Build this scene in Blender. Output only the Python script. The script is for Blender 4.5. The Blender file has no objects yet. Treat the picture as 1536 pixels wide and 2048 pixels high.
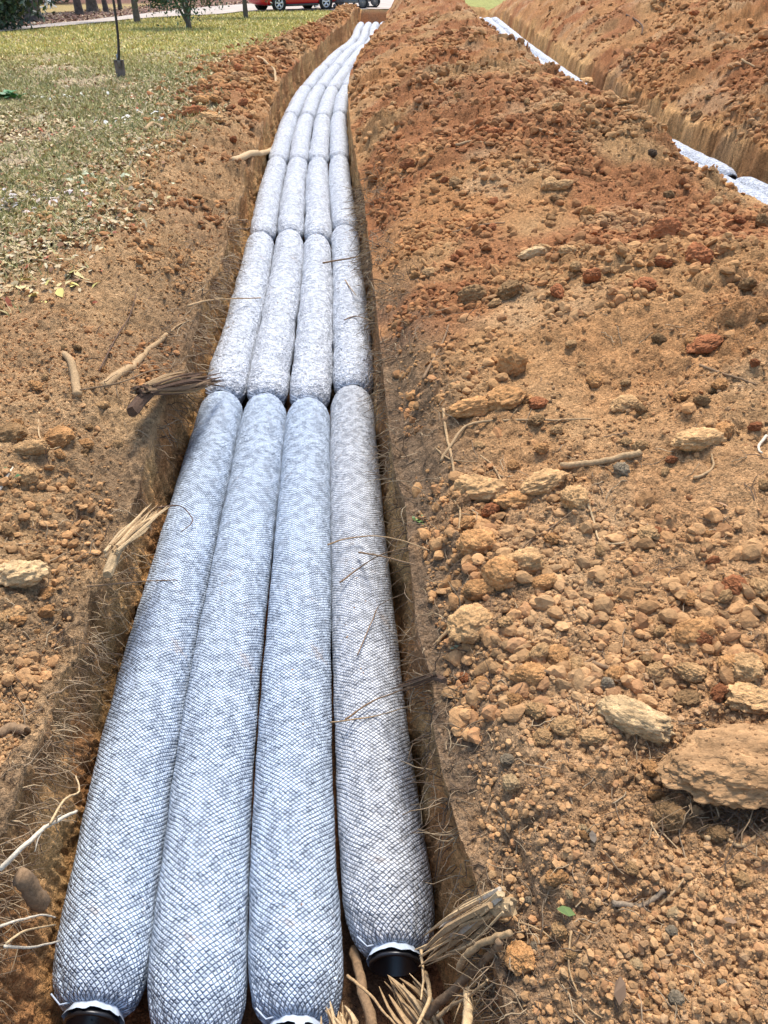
import bpy, math, random
import numpy as np
from mathutils import Vector, noise as mn, Matrix

# ------------------------------------------------------------------ camera, sky, sun, exposure
S = bpy.context.scene
C = S.collection
CAMZ, F, PITCH = 1.53, 1538.0, math.radians(36.2)
cd = bpy.data.cameras.new('camera'); cam = bpy.data.objects.new('camera', cd); C.objects.link(cam)
cam.location = (0, 0, CAMZ); cam.rotation_euler = (math.radians(90) - PITCH, 0, 0)
cd.sensor_fit = 'VERTICAL'; cd.sensor_height = 24.0; cd.lens = 24.0 * F / 2048.0
cd.clip_start = 0.05; cd.clip_end = 1000
S.camera = cam
SUN_EL, SUN_AZ = math.radians(60), math.radians(10)      # azimuth from +Y, negative = to the left
w = bpy.data.worlds.new('World'); S.world = w; w.use_nodes = True
wn = w.node_tree; bg = wn.nodes['Background']
sky = wn.nodes.new('ShaderNodeTexSky'); sky.sky_type = 'NISHITA'; sky.sun_disc = False
sky.sun_elevation = SUN_EL; sky.sun_rotation = SUN_AZ
sky.air_density = 1.0; sky.dust_density = 1.5
wn.links.new(sky.outputs[0], bg.inputs[0]); bg.inputs[1].default_value = 0.15
sl = bpy.data.lights.new('sun', 'SUN'); sl.energy = 2.5; sl.angle = math.radians(15); sl.color = (1.0, 0.95, 0.88)
so = bpy.data.objects.new('sun', sl); C.objects.link(so)
sd = Vector((math.sin(SUN_AZ) * math.cos(SUN_EL), math.cos(SUN_AZ) * math.cos(SUN_EL), math.sin(SUN_EL)))
so.rotation_euler = sd.to_track_quat('Z', 'Y').to_euler()
S.view_settings.view_transform = 'Standard'; S.view_settings.look = 'None'
S.view_settings.exposure = 1.12; S.view_settings.gamma = 1.0
try: S.cycles.max_bounces = 6
except Exception: pass

rnd = random.Random(7); rng = np.random.default_rng(11)

# ------------------------------------------------------------------ noise
def _h(ix, iy, s):
    n = (ix.astype(np.int64) * 374761393 + iy.astype(np.int64) * 668265263 + s * 974634777) & 0xffffffff
    n = ((n ^ (n >> 13)) * 1274126177) & 0xffffffff
    n = ((n ^ (n >> 16)) * 2246822519) & 0xffffffff
    return ((n ^ (n >> 15)) & 0xffffff) / float(0xffffff)
def vn(x, y, s=0):
    x0 = np.floor(x); y0 = np.floor(y); fx = x - x0; fy = y - y0
    ux = fx*fx*fx*(fx*(fx*6-15)+10); uy = fy*fy*fy*(fy*(fy*6-15)+10)
    a = _h(x0, y0, s); b = _h(x0+1, y0, s); c = _h(x0, y0+1, s); d = _h(x0+1, y0+1, s)
    return (a*(1-ux)+b*ux)*(1-uy) + (c*(1-ux)+d*ux)*uy - 0.5
def fbm(x, y, sc, o=4, s=0, g=0.5):
    r = 0; a = 1.0; f = 1.0/sc
    for k in range(o):
        cs, sn = math.cos(k*1.1+.3), math.sin(k*1.1+.3)
        r = r + a*vn((x*cs-y*sn)*f+k*17.3, (x*sn+y*cs)*f-k*9.1, s+k)
        a *= g; f *= 2.03
    return r
def sst(a, b, x):
    t = np.clip((x-a)/(b-a), 0, 1); return t*t*(3-2*t)
def pebbles(x, y, cell, prob, s, squash=.8):
    """raised angular stones on a jittered grid: height and a random id per stone"""
    wx = x + cell*.5*vn(x/cell*1.7, y/cell*1.7, s+50) + cell*.12*vn(x/cell*5, y/cell*5, s+51)
    wy = y + cell*.5*vn(x/cell*1.7, y/cell*1.7, s+60) + cell*.12*vn(x/cell*5, y/cell*5, s+61)
    gx = np.floor(wx/cell); gy = np.floor(wy/cell)
    H = np.zeros_like(x); I = np.zeros_like(x)
    for i in (-1, 0, 1):
        for j in (-1, 0, 1):
            cx = gx+i; cy = gy+j
            r1 = _h(cx, cy, s); r2 = _h(cx, cy, s+1); r3 = _h(cx, cy, s+2); r4 = _h(cx, cy, s+3)
            dx = wx - (cx+.5+(r1-.5)*.9)*cell; dy = wy - (cy+.5+(r2-.5)*.9)*cell
            R = cell*(.22+.48*r3*r3) * (r4 < prob)
            an = r1*37.0; ca = np.cos(an); sa = np.sin(an)
            ex = np.abs(dx*ca-dy*sa); ey = np.abs(dx*sa+dy*ca)*(1+.7*r2)
            d = (ex**3+ey**3)**(1/3.)/np.maximum(R, 1e-6)
            h = R*squash*np.clip(1-d**2.0, 0, 1)**.42*(1+.45*(dx*ca)/np.maximum(R, 1e-6))
            m = h > H
            H = np.where(m, h, H); I = np.where(m, r3*.37+r4*.63, I)
    return H, I

# ------------------------------------------------------------------ the lie of the land
_ty = np.arange(-40, 80, .1)
def _smooth(tab, k=9):
    v = np.interp(_ty, [p[0] for p in tab], [p[1] for p in tab])
    kk = np.ones(k)/k; v = np.convolve(np.pad(v, k//2, 'edge'), kk, 'valid')
    return v
_tc = _smooth([(-5, .0), (0, -.22), (.8, -.328), (1.43, -.404), (2.73, -.484), (4.27, -.555), (6.16, -.655), (9.13, -.86),
               (12.2, -1.02), (14.4, -1.06), (16.1, -1.01), (17.5, -.95), (21.6, -.73), (23.4, -.52), (26, -.44), (28, -.46), (31, -.36), (34, -.2)], 11)
_tr = _smooth([(-5, 3.9), (7, 3.35), (9.8, 2.98), (14, 2.95), (21, 3.05), (30, 3.3), (40, 3.4)], 21)
_rx = _smooth([(-5, 2.3), (0, 2.3), (2.5, 2.35), (4.6, 2.1), (6.2, 1.88), (7.6, 1.75), (11, 1.65), (16, 1.5), (24, 1.35), (34, 1.4)], 15)
_rh = _smooth([(-5, .0), (.3, .02), (1.2, .17), (2.5, .37), (3.5, .42), (4.4, .27), (5.3, .21), (5.8, .36), (6.3, .58), (7.0, .53), (8.0, .46), (10, .43), (12, .42), (14, .45), (18, .52), (24, .62), (31, .72), (34, .5), (36, 0)], 9)
tc = lambda y: np.interp(y, _ty, _tc)
trc = lambda y: np.interp(y, _ty, _tr)
def basefar(y): return -1.0*np.interp(y, [13, 16, 30, 46, 60], [0, .05, .5, 1.0, 1.15])
def base(y): return -1.0*np.interp(y, [30, 33, 40, 48, 60], [0, .25, .8, 1.02, 1.15])
def eL(y): return tc(y)-HWL-.012-.07*np.clip(vn(y*1.9, y*0, 201)+.6*vn(y*5.3, y*0, 202), 0, 1)
def eR(y): return tc(y)+HW-.005+.05*np.clip(vn(y*1.7, y*0, 203)+.6*vn(y*4.9, y*0, 204), 0, 1)
HW = .512; HWL = .497; DEPTH = .645; TEND = 31.5
def depth(y): return DEPTH*(1-sst(TEND-.4, TEND+.5, y))
def top(x, y):
    """ground surface without the first trench, coarse shape only"""
    x = np.asarray(x, float); y = np.asarray(y, float)
    c = tc(y); b = base(y); el = eL(y); er = eR(y)
    b = b+(basefar(y)-b)*sst(.15, 1.3, el-x)
    z = b + .03*fbm(x, y, 2.3, 2, 3)
    # left bank of loose soil
    u = el-x
    bh = np.interp(y, [-1, 1, 2.2, 3, 4, 6, 8, 11, 14, 20, 26, 31, 33], [.02, .02, .04, .10, .02, .02, .05, .10, .14, .10, .07, .05, 0])
    bw = np.interp(y, [0, 3, 8, 14, 25], [.35, .45, .45, .5, .5])
    lb = bh*np.exp(-((u-.85*bw)/(.62*bw))**2)*(1+.9*fbm(x, y, .8, 3, 5)) * (u > -.2)
    lb += .05*np.clip(fbm(x, y, .35, 3, 6)+.15, 0, 1)*sst(1.5, .2, u)*(u > 0)
    z = z + np.where(u > 0, lb, 0)
    lip = np.interp(y, [0, .9, 1.6, 4.5, 12, 34], [.04, .08, .22, .22, .20, 0])*(1+.5*vn(y*2.2, y*0, 4))
    z = z - np.where(u > -.3, lip*sst(.75, -.02, u), 0) - .10*sst(.20, .0, x-er)*(x > c)*sst(32, 30, y)
    # first spoil mound between the trenches
    rx = np.interp(y, _ty, _rx)+.14*vn(y*1.3, y*0, 8); rh = np.interp(y, _ty, _rh)*(1+.10*vn(y*1.1, y*0+3, 9))
    fl = er+.10; fr = trc(y)-.62-.38*np.exp(-((y-6.3)/2.2)**2)
    t = np.clip((x-fl)/(rx-fl), 0, 1); t2 = np.clip((x-rx)/np.maximum(fr-rx, .2), 0, 1)
    m = rh*np.where(x < rx, np.sin(t*math.pi/2)**.85, np.cos(t2*math.pi/2)**1.1)
    m = m*(1-sst(-.02, .02, x-fr))
    am = sst(.03, .3, m)
    m = m + am*(.11*fbm(x, y, .9, 3, 12)+.05*fbm(x, y, .25, 3, 13)) + (x > fl)*.03*fbm(x, y, .3, 3, 14)
    z = z + np.where(x > er, np.clip(m, -.04, 3), 0)
    # second trench
    d2 = np.abs(x-trc(y)-.10*fbm(y, x*0, .9, 2, 15)-.07*fbm(y, x*.8, .20, 4, 16, .6)); f2 = 1-sst(35, 36, y)
    z = z - (depth(y-2.8)-.13)*np.where(x > trc(y), .72*sst(.60, .50, d2)+.28*sst(.95, .5, d2+.10*fbm(x, y, .4, 3, 17)), sst(.60, .50, d2))*f2
    # second spoil mound
    l2 = trc(y)+.62; t = np.clip((x-l2)/3.0, 0, 1); t2 = np.clip((x-l2-3.0)/2.6, 0, 1)
    h2 = np.interp(y, [-2, 3, 10, 20, 33, 38], [.2, .5, .78, .95, 1.1, 0])
    m2 = h2*np.where(t < 1, np.sin(t*math.pi/2)**.9, np.cos(t2*math.pi/2)**1.5)
    m2 = m2 + sst(.03, .3, m2)*(.2*fbm(x, y, 1.4, 3, 22)+.08*fbm(x, y, .3, 3, 23))
    z = z + np.where(x > l2-.1, m2, 0)
    return z
def full(x, y):
    x = np.asarray(x, float); y = np.asarray(y, float)
    ins = sst(eL(y), eL(y)+.02, x)*sst(eR(y), eR(y)-.02, x)
    return top(x, y)*(1-ins) + (base(y)-depth(y))*ins
CP, SP = math.cos(PITCH), math.sin(PITCH)
def ray(px, py):
    a = (px-768)/F; b = (py-1024)/F
    return np.array([a, CP-b*SP, -SP-b*CP])           # forward + right*a - up*b
def at(px, py, z=None, off=0.0):
    """world point seen at a photo pixel: on the plane z, or on the ground (off above it)"""
    d = ray(px, py)
    if z is not None:
        return np.array([0, 0, CAMZ]) + d*(CAMZ-z)/(-d[2])
    ts = np.geomspace(.8, 80, 900); P = np.array([0, 0, CAMZ])[None]+ts[:, None]*d[None]
    g = P[:, 2]-full(P[:, 0], P[:, 1])-off
    k = np.argmax(g < 0) if (g < 0).any() else len(ts)-1
    k = max(k, 1); a, b = g[k-1], g[k]; t = ts[k-1]+(ts[k]-ts[k-1])*(a/(a-b+1e-9))
    return np.array([0, 0, CAMZ])+t*d
def zcam(p): return p[1]*CP + (CAMZ-p[2])*SP

# ------------------------------------------------------------------ mesh helpers
def mk(name, V, Fq, mat=None, col=None, parent=None, smooth=True, uv=None):
    V = np.asarray(V, np.float32).reshape(-1, 3); me = bpy.data.meshes.new(name)
    if isinstance(Fq, np.ndarray):
        n, k = Fq.shape
        me.vertices.add(len(V)); me.vertices.foreach_set('co', V.ravel())
        me.loops.add(n*k); me.loops.foreach_set('vertex_index', Fq.astype(np.int32).ravel())
        me.polygons.add(n); me.polygons.foreach_set('loop_start', np.arange(0, n*k, k, dtype=np.int32))
        me.update(calc_edges=True)
    else:
        me.from_pydata([tuple(map(float, v)) for v in V], [], [tuple(f) for f in Fq]); me.update()
    me.polygons.foreach_set('use_smooth', np.full(len(me.polygons), bool(smooth)))
    if col is not None:
        ca = me.color_attributes.new('Col', 'FLOAT_COLOR', 'POINT')
        cc = np.ones((len(V), 4), np.float32); cc[:, :3] = col; ca.data.foreach_set('color', cc.ravel())
    if uv is not None:
        ul = me.uv_layers.new(name='UVMap')
        li = np.zeros(len(me.loops), np.int32); me.loops.foreach_get('vertex_index', li)
        ul.data.foreach_set('uv', (np.asarray(uv, np.float32)[li] if len(uv) == len(V) else np.asarray(uv, np.float32)).ravel())
    if mat: me.materials.append(mat)
    o = bpy.data.objects.new(name, me); C.objects.link(o)
    if parent: o.parent = parent
    return o
def tag(o, label=None, cat=None, group=None, kind=None):
    for k, v in (('label', label), ('category', cat), ('group', group), ('kind', kind)):
        if v: o[k] = v
    return o
def empty(name, loc, rz=0, **k):
    o = bpy.data.objects.new(name, None); C.objects.link(o); o.location = tuple(map(float, loc)); o.rotation_euler.z = rz
    o.empty_display_size = .1; return tag(o, **k)
class MB:
    def __init__(s): s.v = []; s.f = []; s.c = []
    def add(s, V, Fs, c=None):
        n = len(s.v); s.v += [tuple(v) for v in V]; s.f += [tuple(i+n for i in f) for f in Fs]
        if c is not None: s.c += [c]*len(V)
    def tube(s, pts, rad, n=6, c=None, caps=True, jag=0):
        pts = [Vector(p) for p in pts]
        if not hasattr(rad, '__len__'): rad = [rad]*len(pts)
        V = []; up = Vector((.13, .2, 1)).normalized()
        for i, p in enumerate(pts):
            t = (pts[min(i+1, len(pts)-1)]-pts[max(i-1, 0)]).normalized()
            if abs(t.dot(up)) > .95: up = Vector((1, .1, 0))
            a = t.cross(up).normalized(); b = t.cross(a)
            for k in range(n):
                an = 2*math.pi*k/n
                rr = rad[i]*(1+jag*(rnd.random()-.5))
                q = p+(a*math.cos(an)+b*math.sin(an))*rr
                if jag and i in (0, len(pts)-1): q += t*(rnd.random()-.5)*jag*rad[i]*2
                V.append(q)
        Fs = [(i*n+k, i*n+(k+1) % n, (i+1)*n+(k+1) % n, (i+1)*n+k) for i in range(len(pts)-1) for k in range(n)]
        if caps: Fs += [tuple(range(n))[::-1], tuple((len(pts)-1)*n+k for k in range(n))]
        s.add(V, Fs, c)
    def box(s, c, d, rz=0, ry=0, bev=.0, col=None):
        c = Vector(c); x, y, z = [q/2 for q in d]; R = Matrix.Rotation(rz, 3, 'Z') @ Matrix.Rotation(ry, 3, 'Y')
        b = min(bev, x*.9, y*.9, z*.9)
        if b <= 0:
            V = [c+R@Vector((sx*x, sy*y, sz*z)) for sx in (-1, 1) for sy in (-1, 1) for sz in (-1, 1)]
            s.add(V, [(0, 1, 3, 2), (4, 6, 7, 5), (0, 4, 5, 1), (2, 3, 7, 6), (0, 2, 6, 4), (1, 5, 7, 3)], col); return
        V = []; rings = []
        for zz, q in ((-z, b), (-z+b, 0), (z-b, 0), (z, b)):
            ring = []
            for sx, sy in ((1, 1), (-1, 1), (-1, -1), (1, -1)):
                p1 = (sx*(x-q), sy*(y-q-b*(q == 0))); p2 = (sx*(x-q-b*(q == 0)), sy*(y-q))
                if sx*sy < 0: p1, p2 = p2, p1
                for p in (p1, p2): ring.append(len(V)); V.append(c+R@Vector((p[0], p[1], zz)))
            rings.append(ring)
        Fs = [tuple(rings[0][::-1]), tuple(rings[3])]
        for a, d_ in zip(rings, rings[1:]):
            for k in range(8): Fs.append((a[k], a[(k+1) % 8], d_[(k+1) % 8], d_[k]))
        s.add(V, Fs, col)
    def lathe(s, c, axis, prof, n=24, col=None):
        """prof: (distance along axis, radius)"""
        c = Vector(c); t = Vector(axis).normalized(); a = t.orthogonal().normalized(); b = t.cross(a)
        V = [c+t*h+(a*math.cos(2*math.pi*k/n)+b*math.sin(2*math.pi*k/n))*r for h, r in prof for k in range(n)]
        Fs = [(i*n+k, i*n+(k+1) % n, (i+1)*n+(k+1) % n, (i+1)*n+k) for i in range(len(prof)-1) for k in range(n)]
        s.add(V, Fs, col)
    def build(s, name, mat, parent=None, smooth=True):
        return mk(name, np.array([tuple(v) for v in s.v], float), s.f, mat, np.array(s.c) if s.c else None, parent, smooth)

# ------------------------------------------------------------------ materials
def mat(name, col=(.5, .5, .5), rough=.8, attr=False, spec=.3, metal=0, noise=None, bump=None, tint=None):
    m = bpy.data.materials.new(name); m.use_nodes = True; nt = m.node_tree; N = nt.nodes; L = nt.links
    p = N['Principled BSDF']; p.inputs['Roughness'].default_value = rough; p.inputs['Metallic'].default_value = metal
    p.inputs['Specular IOR Level'].default_value = spec
    if attr:
        a = N.new('ShaderNodeAttribute'); a.attribute_name = 'Col'; src = a.outputs['Color']
    else:
        r = N.new('ShaderNodeRGB'); r.outputs[0].default_value = (*col, 1); src = r.outputs[0]
    g = N.new('ShaderNodeNewGeometry')
    tcn = N.new('ShaderNodeTexCoord')
    if noise:      # (scale, low, high) multiplier
        for sc, lo, hi in noise:
            n = N.new('ShaderNodeTexNoise'); n.inputs['Scale'].default_value = sc; n.inputs['Detail'].default_value = 4
            L.new(tcn.outputs['Object'], n.inputs['Vector'])
            mr = N.new('ShaderNodeMapRange'); mr.inputs[1].default_value = .3; mr.inputs[2].default_value = .7
            mr.inputs[3].default_value = lo; mr.inputs[4].default_value = hi; L.new(n.outputs['Fac'], mr.inputs[0])
            v = N.new('ShaderNodeVectorMath'); v.operation = 'SCALE'; L.new(src, v.inputs[0]); L.new(mr.outputs[0], v.inputs['Scale'])
            src = v.outputs[0]
    if tint:       # per object random value
        oi = N.new('ShaderNodeObjectInfo'); mr = N.new('ShaderNodeMapRange'); mr.inputs[3].default_value = tint[0]; mr.inputs[4].default_value = tint[1]
        L.new(oi.outputs['Random'], mr.inputs[0]); v = N.new('ShaderNodeVectorMath'); v.operation = 'SCALE'
        L.new(src, v.inputs[0]); L.new(mr.outputs[0], v.inputs['Scale']); src = v.outputs[0]
    L.new(src, p.inputs['Base Color'])
    if bump:       # list of (kind, scale, distance)
        prev = None
        for kd, sc, dist in bump:
            if kd == 'v':
                n = N.new('ShaderNodeTexVoronoi'); n.inputs['Scale'].default_value = sc; o_ = n.outputs['Distance']
            else:
                n = N.new('ShaderNodeTexNoise'); n.inputs['Scale'].default_value = sc; n.inputs['Detail'].default_value = 5; n.inputs['Roughness'].default_value = .65; o_ = n.outputs['Fac']
            L.new(tcn.outputs['Object'], n.inputs['Vector'])
            b = N.new('ShaderNodeBump'); b.inputs['Distance'].default_value = dist; b.inputs['Strength'].default_value = 1
            if kd == 'v': b.invert = True
            L.new(o_, b.inputs['Height'])
            if prev: L.new(prev.outputs[0], b.inputs['Normal'])
            prev = b
        L.new(prev.outputs[0], p.inputs['Normal'])
    return m
M = {}
M['soil'] = mat('soil', attr=True, rough=.95, spec=.12, noise=[(60, .80, 1.18), (9, .88, 1.12)], bump=[('n', 45, .012), ('v', 130, .004), ('n', 260, .004)])
def grit(m, cells):
    nt = m.node_tree; N = nt.nodes; L = nt.links; p = N['Principled BSDF']; src = p.inputs['Base Color'].links[0].from_socket; nrm = p.inputs['Normal'].links[0].from_socket
    tco = N.new('ShaderNodeTexCoord')
    for sc, lo, hi, dist in cells:
        wp = N.new('ShaderNodeTexNoise'); wp.inputs['Scale'].default_value = sc*.8; L.new(tco.outputs['Object'], wp.inputs['Vector'])
        ws = N.new('ShaderNodeVectorMath'); ws.operation = 'SCALE'; ws.inputs['Scale'].default_value = 1.0/sc; L.new(wp.outputs['Color'], ws.inputs[0])
        wa = N.new('ShaderNodeVectorMath'); L.new(tco.outputs['Object'], wa.inputs[0]); L.new(ws.outputs[0], wa.inputs[1])
        v = N.new('ShaderNodeTexVoronoi'); v.inputs['Scale'].default_value = sc; v.inputs['Randomness'].default_value = 1; L.new(wa.outputs[0], v.inputs['Vector'])
        sx = N.new('ShaderNodeSeparateXYZ'); L.new(v.outputs['Color'], sx.inputs[0])
        mr = N.new('ShaderNodeMapRange'); mr.inputs[3].default_value = lo; mr.inputs[4].default_value = hi; L.new(sx.outputs[0], mr.inputs[0])
        s_ = N.new('ShaderNodeVectorMath'); s_.operation = 'SCALE'; L.new(src, s_.inputs[0]); L.new(mr.outputs[0], s_.inputs['Scale']); src = s_.outputs[0]
        hm = N.new('ShaderNodeMath'); hm.operation = 'MULTIPLY_ADD'; L.new(v.outputs['Distance'], hm.inputs[0]); hm.inputs[1].default_value = -1; L.new(sx.outputs[1], hm.inputs[2])
        b = N.new('ShaderNodeBump'); b.inputs['Distance'].default_value = dist; L.new(hm.outputs[0], b.inputs['Height']); L.new(nrm, b.inputs['Normal']); nrm = b.outputs[0]
    L.new(src, p.inputs['Base Color']); L.new(nrm, p.inputs['Normal'])
grit(M['soil'], [(42, .90, 1.16, .006), (110, .84, 1.24, .004), (260, .82, 1.26, .0016)])
M['clod'] = mat('clod', attr=True, rough=.95, spec=.12, noise=[(3, .82, 1.15), (14, .85, 1.1)], tint=(.85, 1.1), bump=[('n', 5, .0022), ('n', 18, .0010)])
grit(M['clod'], [(5, .88, 1.1, .0028), (16, .84, 1.14, .0012)])
M['crumb'] = mat('crumb', attr=True, rough=.95, spec=.12, noise=[(90, .82, 1.15)], bump=[('n', 120, .004)])
M['rootwood'] = mat('rootwood', attr=True, rough=.85, spec=.2, noise=[(120, .7, 1.2)], bump=[('n', 220, .002)])
M['leaf'] = mat('leaf', attr=True, rough=.7, spec=.3)
M['green'] = mat('green', attr=True, rough=.45, spec=.45)
M['bark'] = mat('bark', (.13, .10, .08), .95, noise=[(6, .6, 1.3), (25, .75, 1.2)], bump=[('n', 14, .05)])
M['bark2'] = mat('bark2', (.16, .13, .10), .9, noise=[(12, .7, 1.25)], bump=[('n', 30, .02)])
M['concrete'] = mat('concrete', (.40, .33, .27), .9, noise=[(1.5, .8, 1.15), (14, .9, 1.1)])
M['black'] = mat('black_plastic', (.012, .012, .014), .35, spec=.5)
M['rubber'] = mat('rubber', (.025, .025, .026), .8, noise=[(20, .7, 1.4)])
M['fabric'] = mat('white_fabric', (.46, .52, .60), .7, noise=[(60, .75, 1.1)])
M['redpaint'] = mat('red_paint', (.42, .012, .02), .25, spec=.6)
M['glass'] = mat('dark_glass', (.02, .025, .03), .08, spec=.8)
M['alloy'] = mat('alloy', (.75, .76, .78), .35, metal=.6)
M['steel'] = mat('grey_steel', (.22, .22, .22), .5, metal=.3, noise=[(8, .7, 1.2)])
M['darksteel'] = mat('dark_steel', (.07, .068, .065), .6, metal=.3, noise=[(10, .6, 1.3)])
M['orange'] = mat('tan_paint', (.55, .27, .06), .5, noise=[(6, .8, 1.1)])
M['whitewood'] = mat('white_wood', (.75, .74, .70), .7)
M['yellow'] = mat('yellow_plastic', (.65, .50, .05), .5)

def net_material(name, col, lump, netc, wdt, mott):
    m = bpy.data.materials.new(name); m.use_nodes = True; nt = m.node_tree; N = nt.nodes; L = nt.links
    p = N['Principled BSDF']; p.inputs['Roughness'].default_value = .6; p.inputs['Specular IOR Level'].default_value = .35
    uv = N.new('ShaderNodeUVMap'); sx = N.new('ShaderNodeSeparateXYZ'); tco = N.new('ShaderNodeTexCoord')
    def math_(op, a, b=None, c=None):
        n = N.new('ShaderNodeMath'); n.operation = op
        for i, q in enumerate((a, b, c)):
            if q is None: continue
            if isinstance(q, (int, float)): n.inputs[i].default_value = q
            else: L.new(q, n.inputs[i])
        return n.outputs[0]
    # the hand-stretched net wanders a little
    wn_ = N.new('ShaderNodeTexNoise'); wn_.inputs['Scale'].default_value = 6; wn_.inputs['Detail'].default_value = 3
    L.new(tco.outputs['Object'], wn_.inputs['Vector'])
    wob = N.new('ShaderNodeVectorMath'); wob.operation = 'SCALE'; wob.inputs['Scale'].default_value = .024
    L.new(wn_.outputs['Color'], wob.inputs[0]); ad = N.new('ShaderNodeVectorMath'); L.new(uv.outputs[0], ad.inputs[0]); L.new(wob.outputs[0], ad.inputs[1])
    L.new(ad.outputs[0], sx.inputs[0])
    U = math_('MULTIPLY', sx.outputs[0], 46); Vv = math_('MULTIPLY', sx.outputs[1], 74)
    def line(a):
        f = math_('FRACT', a); d = math_('ABSOLUTE', math_('SUBTRACT', f, .5)); return math_('SUBTRACT', .5, d)   # 0 on the thread
    d1 = line(math_('ADD', U, Vv)); d2 = line(math_('SUBTRACT', U, Vv)); d = math_('MINIMUM', d1, d2)
    mask = math_('SUBTRACT', 1, N_smooth(N, L, d, wdt*.55, wdt))
    # aggregate behind the fabric
    vo = N.new('ShaderNodeTexVoronoi'); vo.inputs['Scale'].default_value = 75; L.new(tco.outputs['Object'], vo.inputs['Vector'])
    no = N.new('ShaderNodeTexNoise'); no.inputs['Scale'].default_value = 26; no.inputs['Detail'].default_value = 5; L.new(tco.outputs['Object'], no.inputs['Vector'])
    big = N.new('ShaderNodeTexNoise'); big.inputs['Scale'].default_value = 7; big.inputs['Detail'].default_value = 3; L.new(tco.outputs['Object'], big.inputs['Vector'])
    mix = N.new('ShaderNodeMix'); mix.data_type = 'RGBA'; mix.inputs[6].default_value = (*[c*mott for c in col], 1); mix.inputs[7].default_value = (*col, 1)
    L.new(N_smooth(N, L, no.outputs['Fac'], .40, .56), mix.inputs[0])
    dn = N.new('ShaderNodeTexNoise'); dn.inputs['Scale'].default_value = 4.5; dn.inputs['Detail'].default_value = 7; dn.inputs['Roughness'].default_value = .75; L.new(tco.outputs['Object'], dn.inputs['Vector'])
    dm = N.new('ShaderNodeMix'); dm.data_type = 'RGBA'; L.new(math_('MULTIPLY', N_smooth(N, L, dn.outputs['Fac'], .60, .74), .65), dm.inputs[0]); L.new(mix.outputs[2], dm.inputs[6]); dm.inputs[7].default_value = (.42, .29, .17, 1); mix = dm
    mix3 = N.new('ShaderNodeMix'); mix3.data_type = 'RGBA'; mix3.blend_type = 'MULTIPLY'; mix3.inputs[0].default_value = 1
    L.new(mix.outputs[2], mix3.inputs[6]); cr = N.new('ShaderNodeMapRange'); cr.inputs[1].default_value = .3; cr.inputs[2].default_value = .7; cr.inputs[3].default_value = .90; cr.inputs[4].default_value = 1.08
    L.new(big.outputs['Fac'], cr.inputs[0]); L.new(cr.outputs[0], mix3.inputs[7])
    mix2 = N.new('ShaderNodeMix'); mix2.data_type = 'RGBA'; L.new(mask, mix2.inputs[0]); L.new(mix3.outputs[2], mix2.inputs[6]); mix2.inputs[7].default_value = (*netc, 1)
    L.new(mix2.outputs[2], p.inputs['Base Color'])
    b1 = N.new('ShaderNodeBump'); b1.inputs['Distance'].default_value = .006*lump; b1.invert = True; L.new(vo.outputs['Distance'], b1.inputs['Height'])
    b2 = N.new('ShaderNodeBump'); b2.inputs['Distance'].default_value = .0026; L.new(N_smooth(N, L, d, 0, .3), b2.inputs['Height']); L.new(b1.outputs[0], b2.inputs['Normal'])
    b3 = N.new('ShaderNodeBump'); b3.inputs['Distance'].default_value = .010*lump; L.new(no.outputs['Fac'], b3.inputs['Height']); L.new(b2.outputs[0], b3.inputs['Normal'])
    L.new(b3.outputs[0], p.inputs['Normal'])
    return m
def N_smooth(N, L, src, a, b):
    mr = N.new('ShaderNodeMapRange'); mr.interpolation_type = 'SMOOTHSTEP'; mr.inputs[1].default_value = a; mr.inputs[2].default_value = b
    L.new(src, mr.inputs[0]); return mr.outputs[0]
M['net_smooth'] = net_material('net_over_fabric', (.56, .65, .76), .9, (.07, .09, .13), .105, .66)
M['net_grey'] = net_material('net_over_grey_fabric', (.62, .64, .67), .9, (.085, .09, .10), .105, .66)
M['net_lumpy'] = net_material('net_over_aggregate', (.83, .86, .91), 2.2, (.24, .26, .29), .12, .68)

# ------------------------------------------------------------------ terrain: one continuous surface, cut into its named stretches
RED = np.array([.33, .130, .050]); TAN = np.array([.44, .250, .108]); ORG = np.array([.43, .205, .078]); PALE = np.array([.50, .325, .170])
DARK = np.array([.105, .072, .045]); GRASS = np.array([.26, .255, .11]); DRY = np.array([.40, .30, .18]); CLAY = np.array([.62, .36, .145])
def lerp(a, b, t): return a*(1-t[..., None])+b*t[..., None]
_lo = [at(px, py) for px, py in ((-260, 88), (0, 66), (125, 54), (250, 41), (350, 34), (440, 29.5))]+[at(px, py, -1.0) for px, py in ((485, 27), (560, 24.3), (640, 22), (760, 19), (900, 15))]
_up = [at(px, py) for px, py in ((-260, 84), (0, 61), (125, 47.5), (250, 33), (350, 21), (420, 14.5))]+[at(px, py, -1.08) for px, py in ((485, 10), (560, 6), (640, 2), (760, -3), (900, -8))]
_ly = np.maximum.accumulate([p[1] for p in _lo]); _uy = np.maximum.accumulate([p[1] for p in _up])
def drive_low(y): return np.interp(y, _ly+np.arange(len(_ly))*1e-3, [p[0] for p in _lo])
def drive_up(y): return np.interp(y, _uy+np.arange(len(_uy))*1e-3, [p[0] for p in _up])
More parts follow.
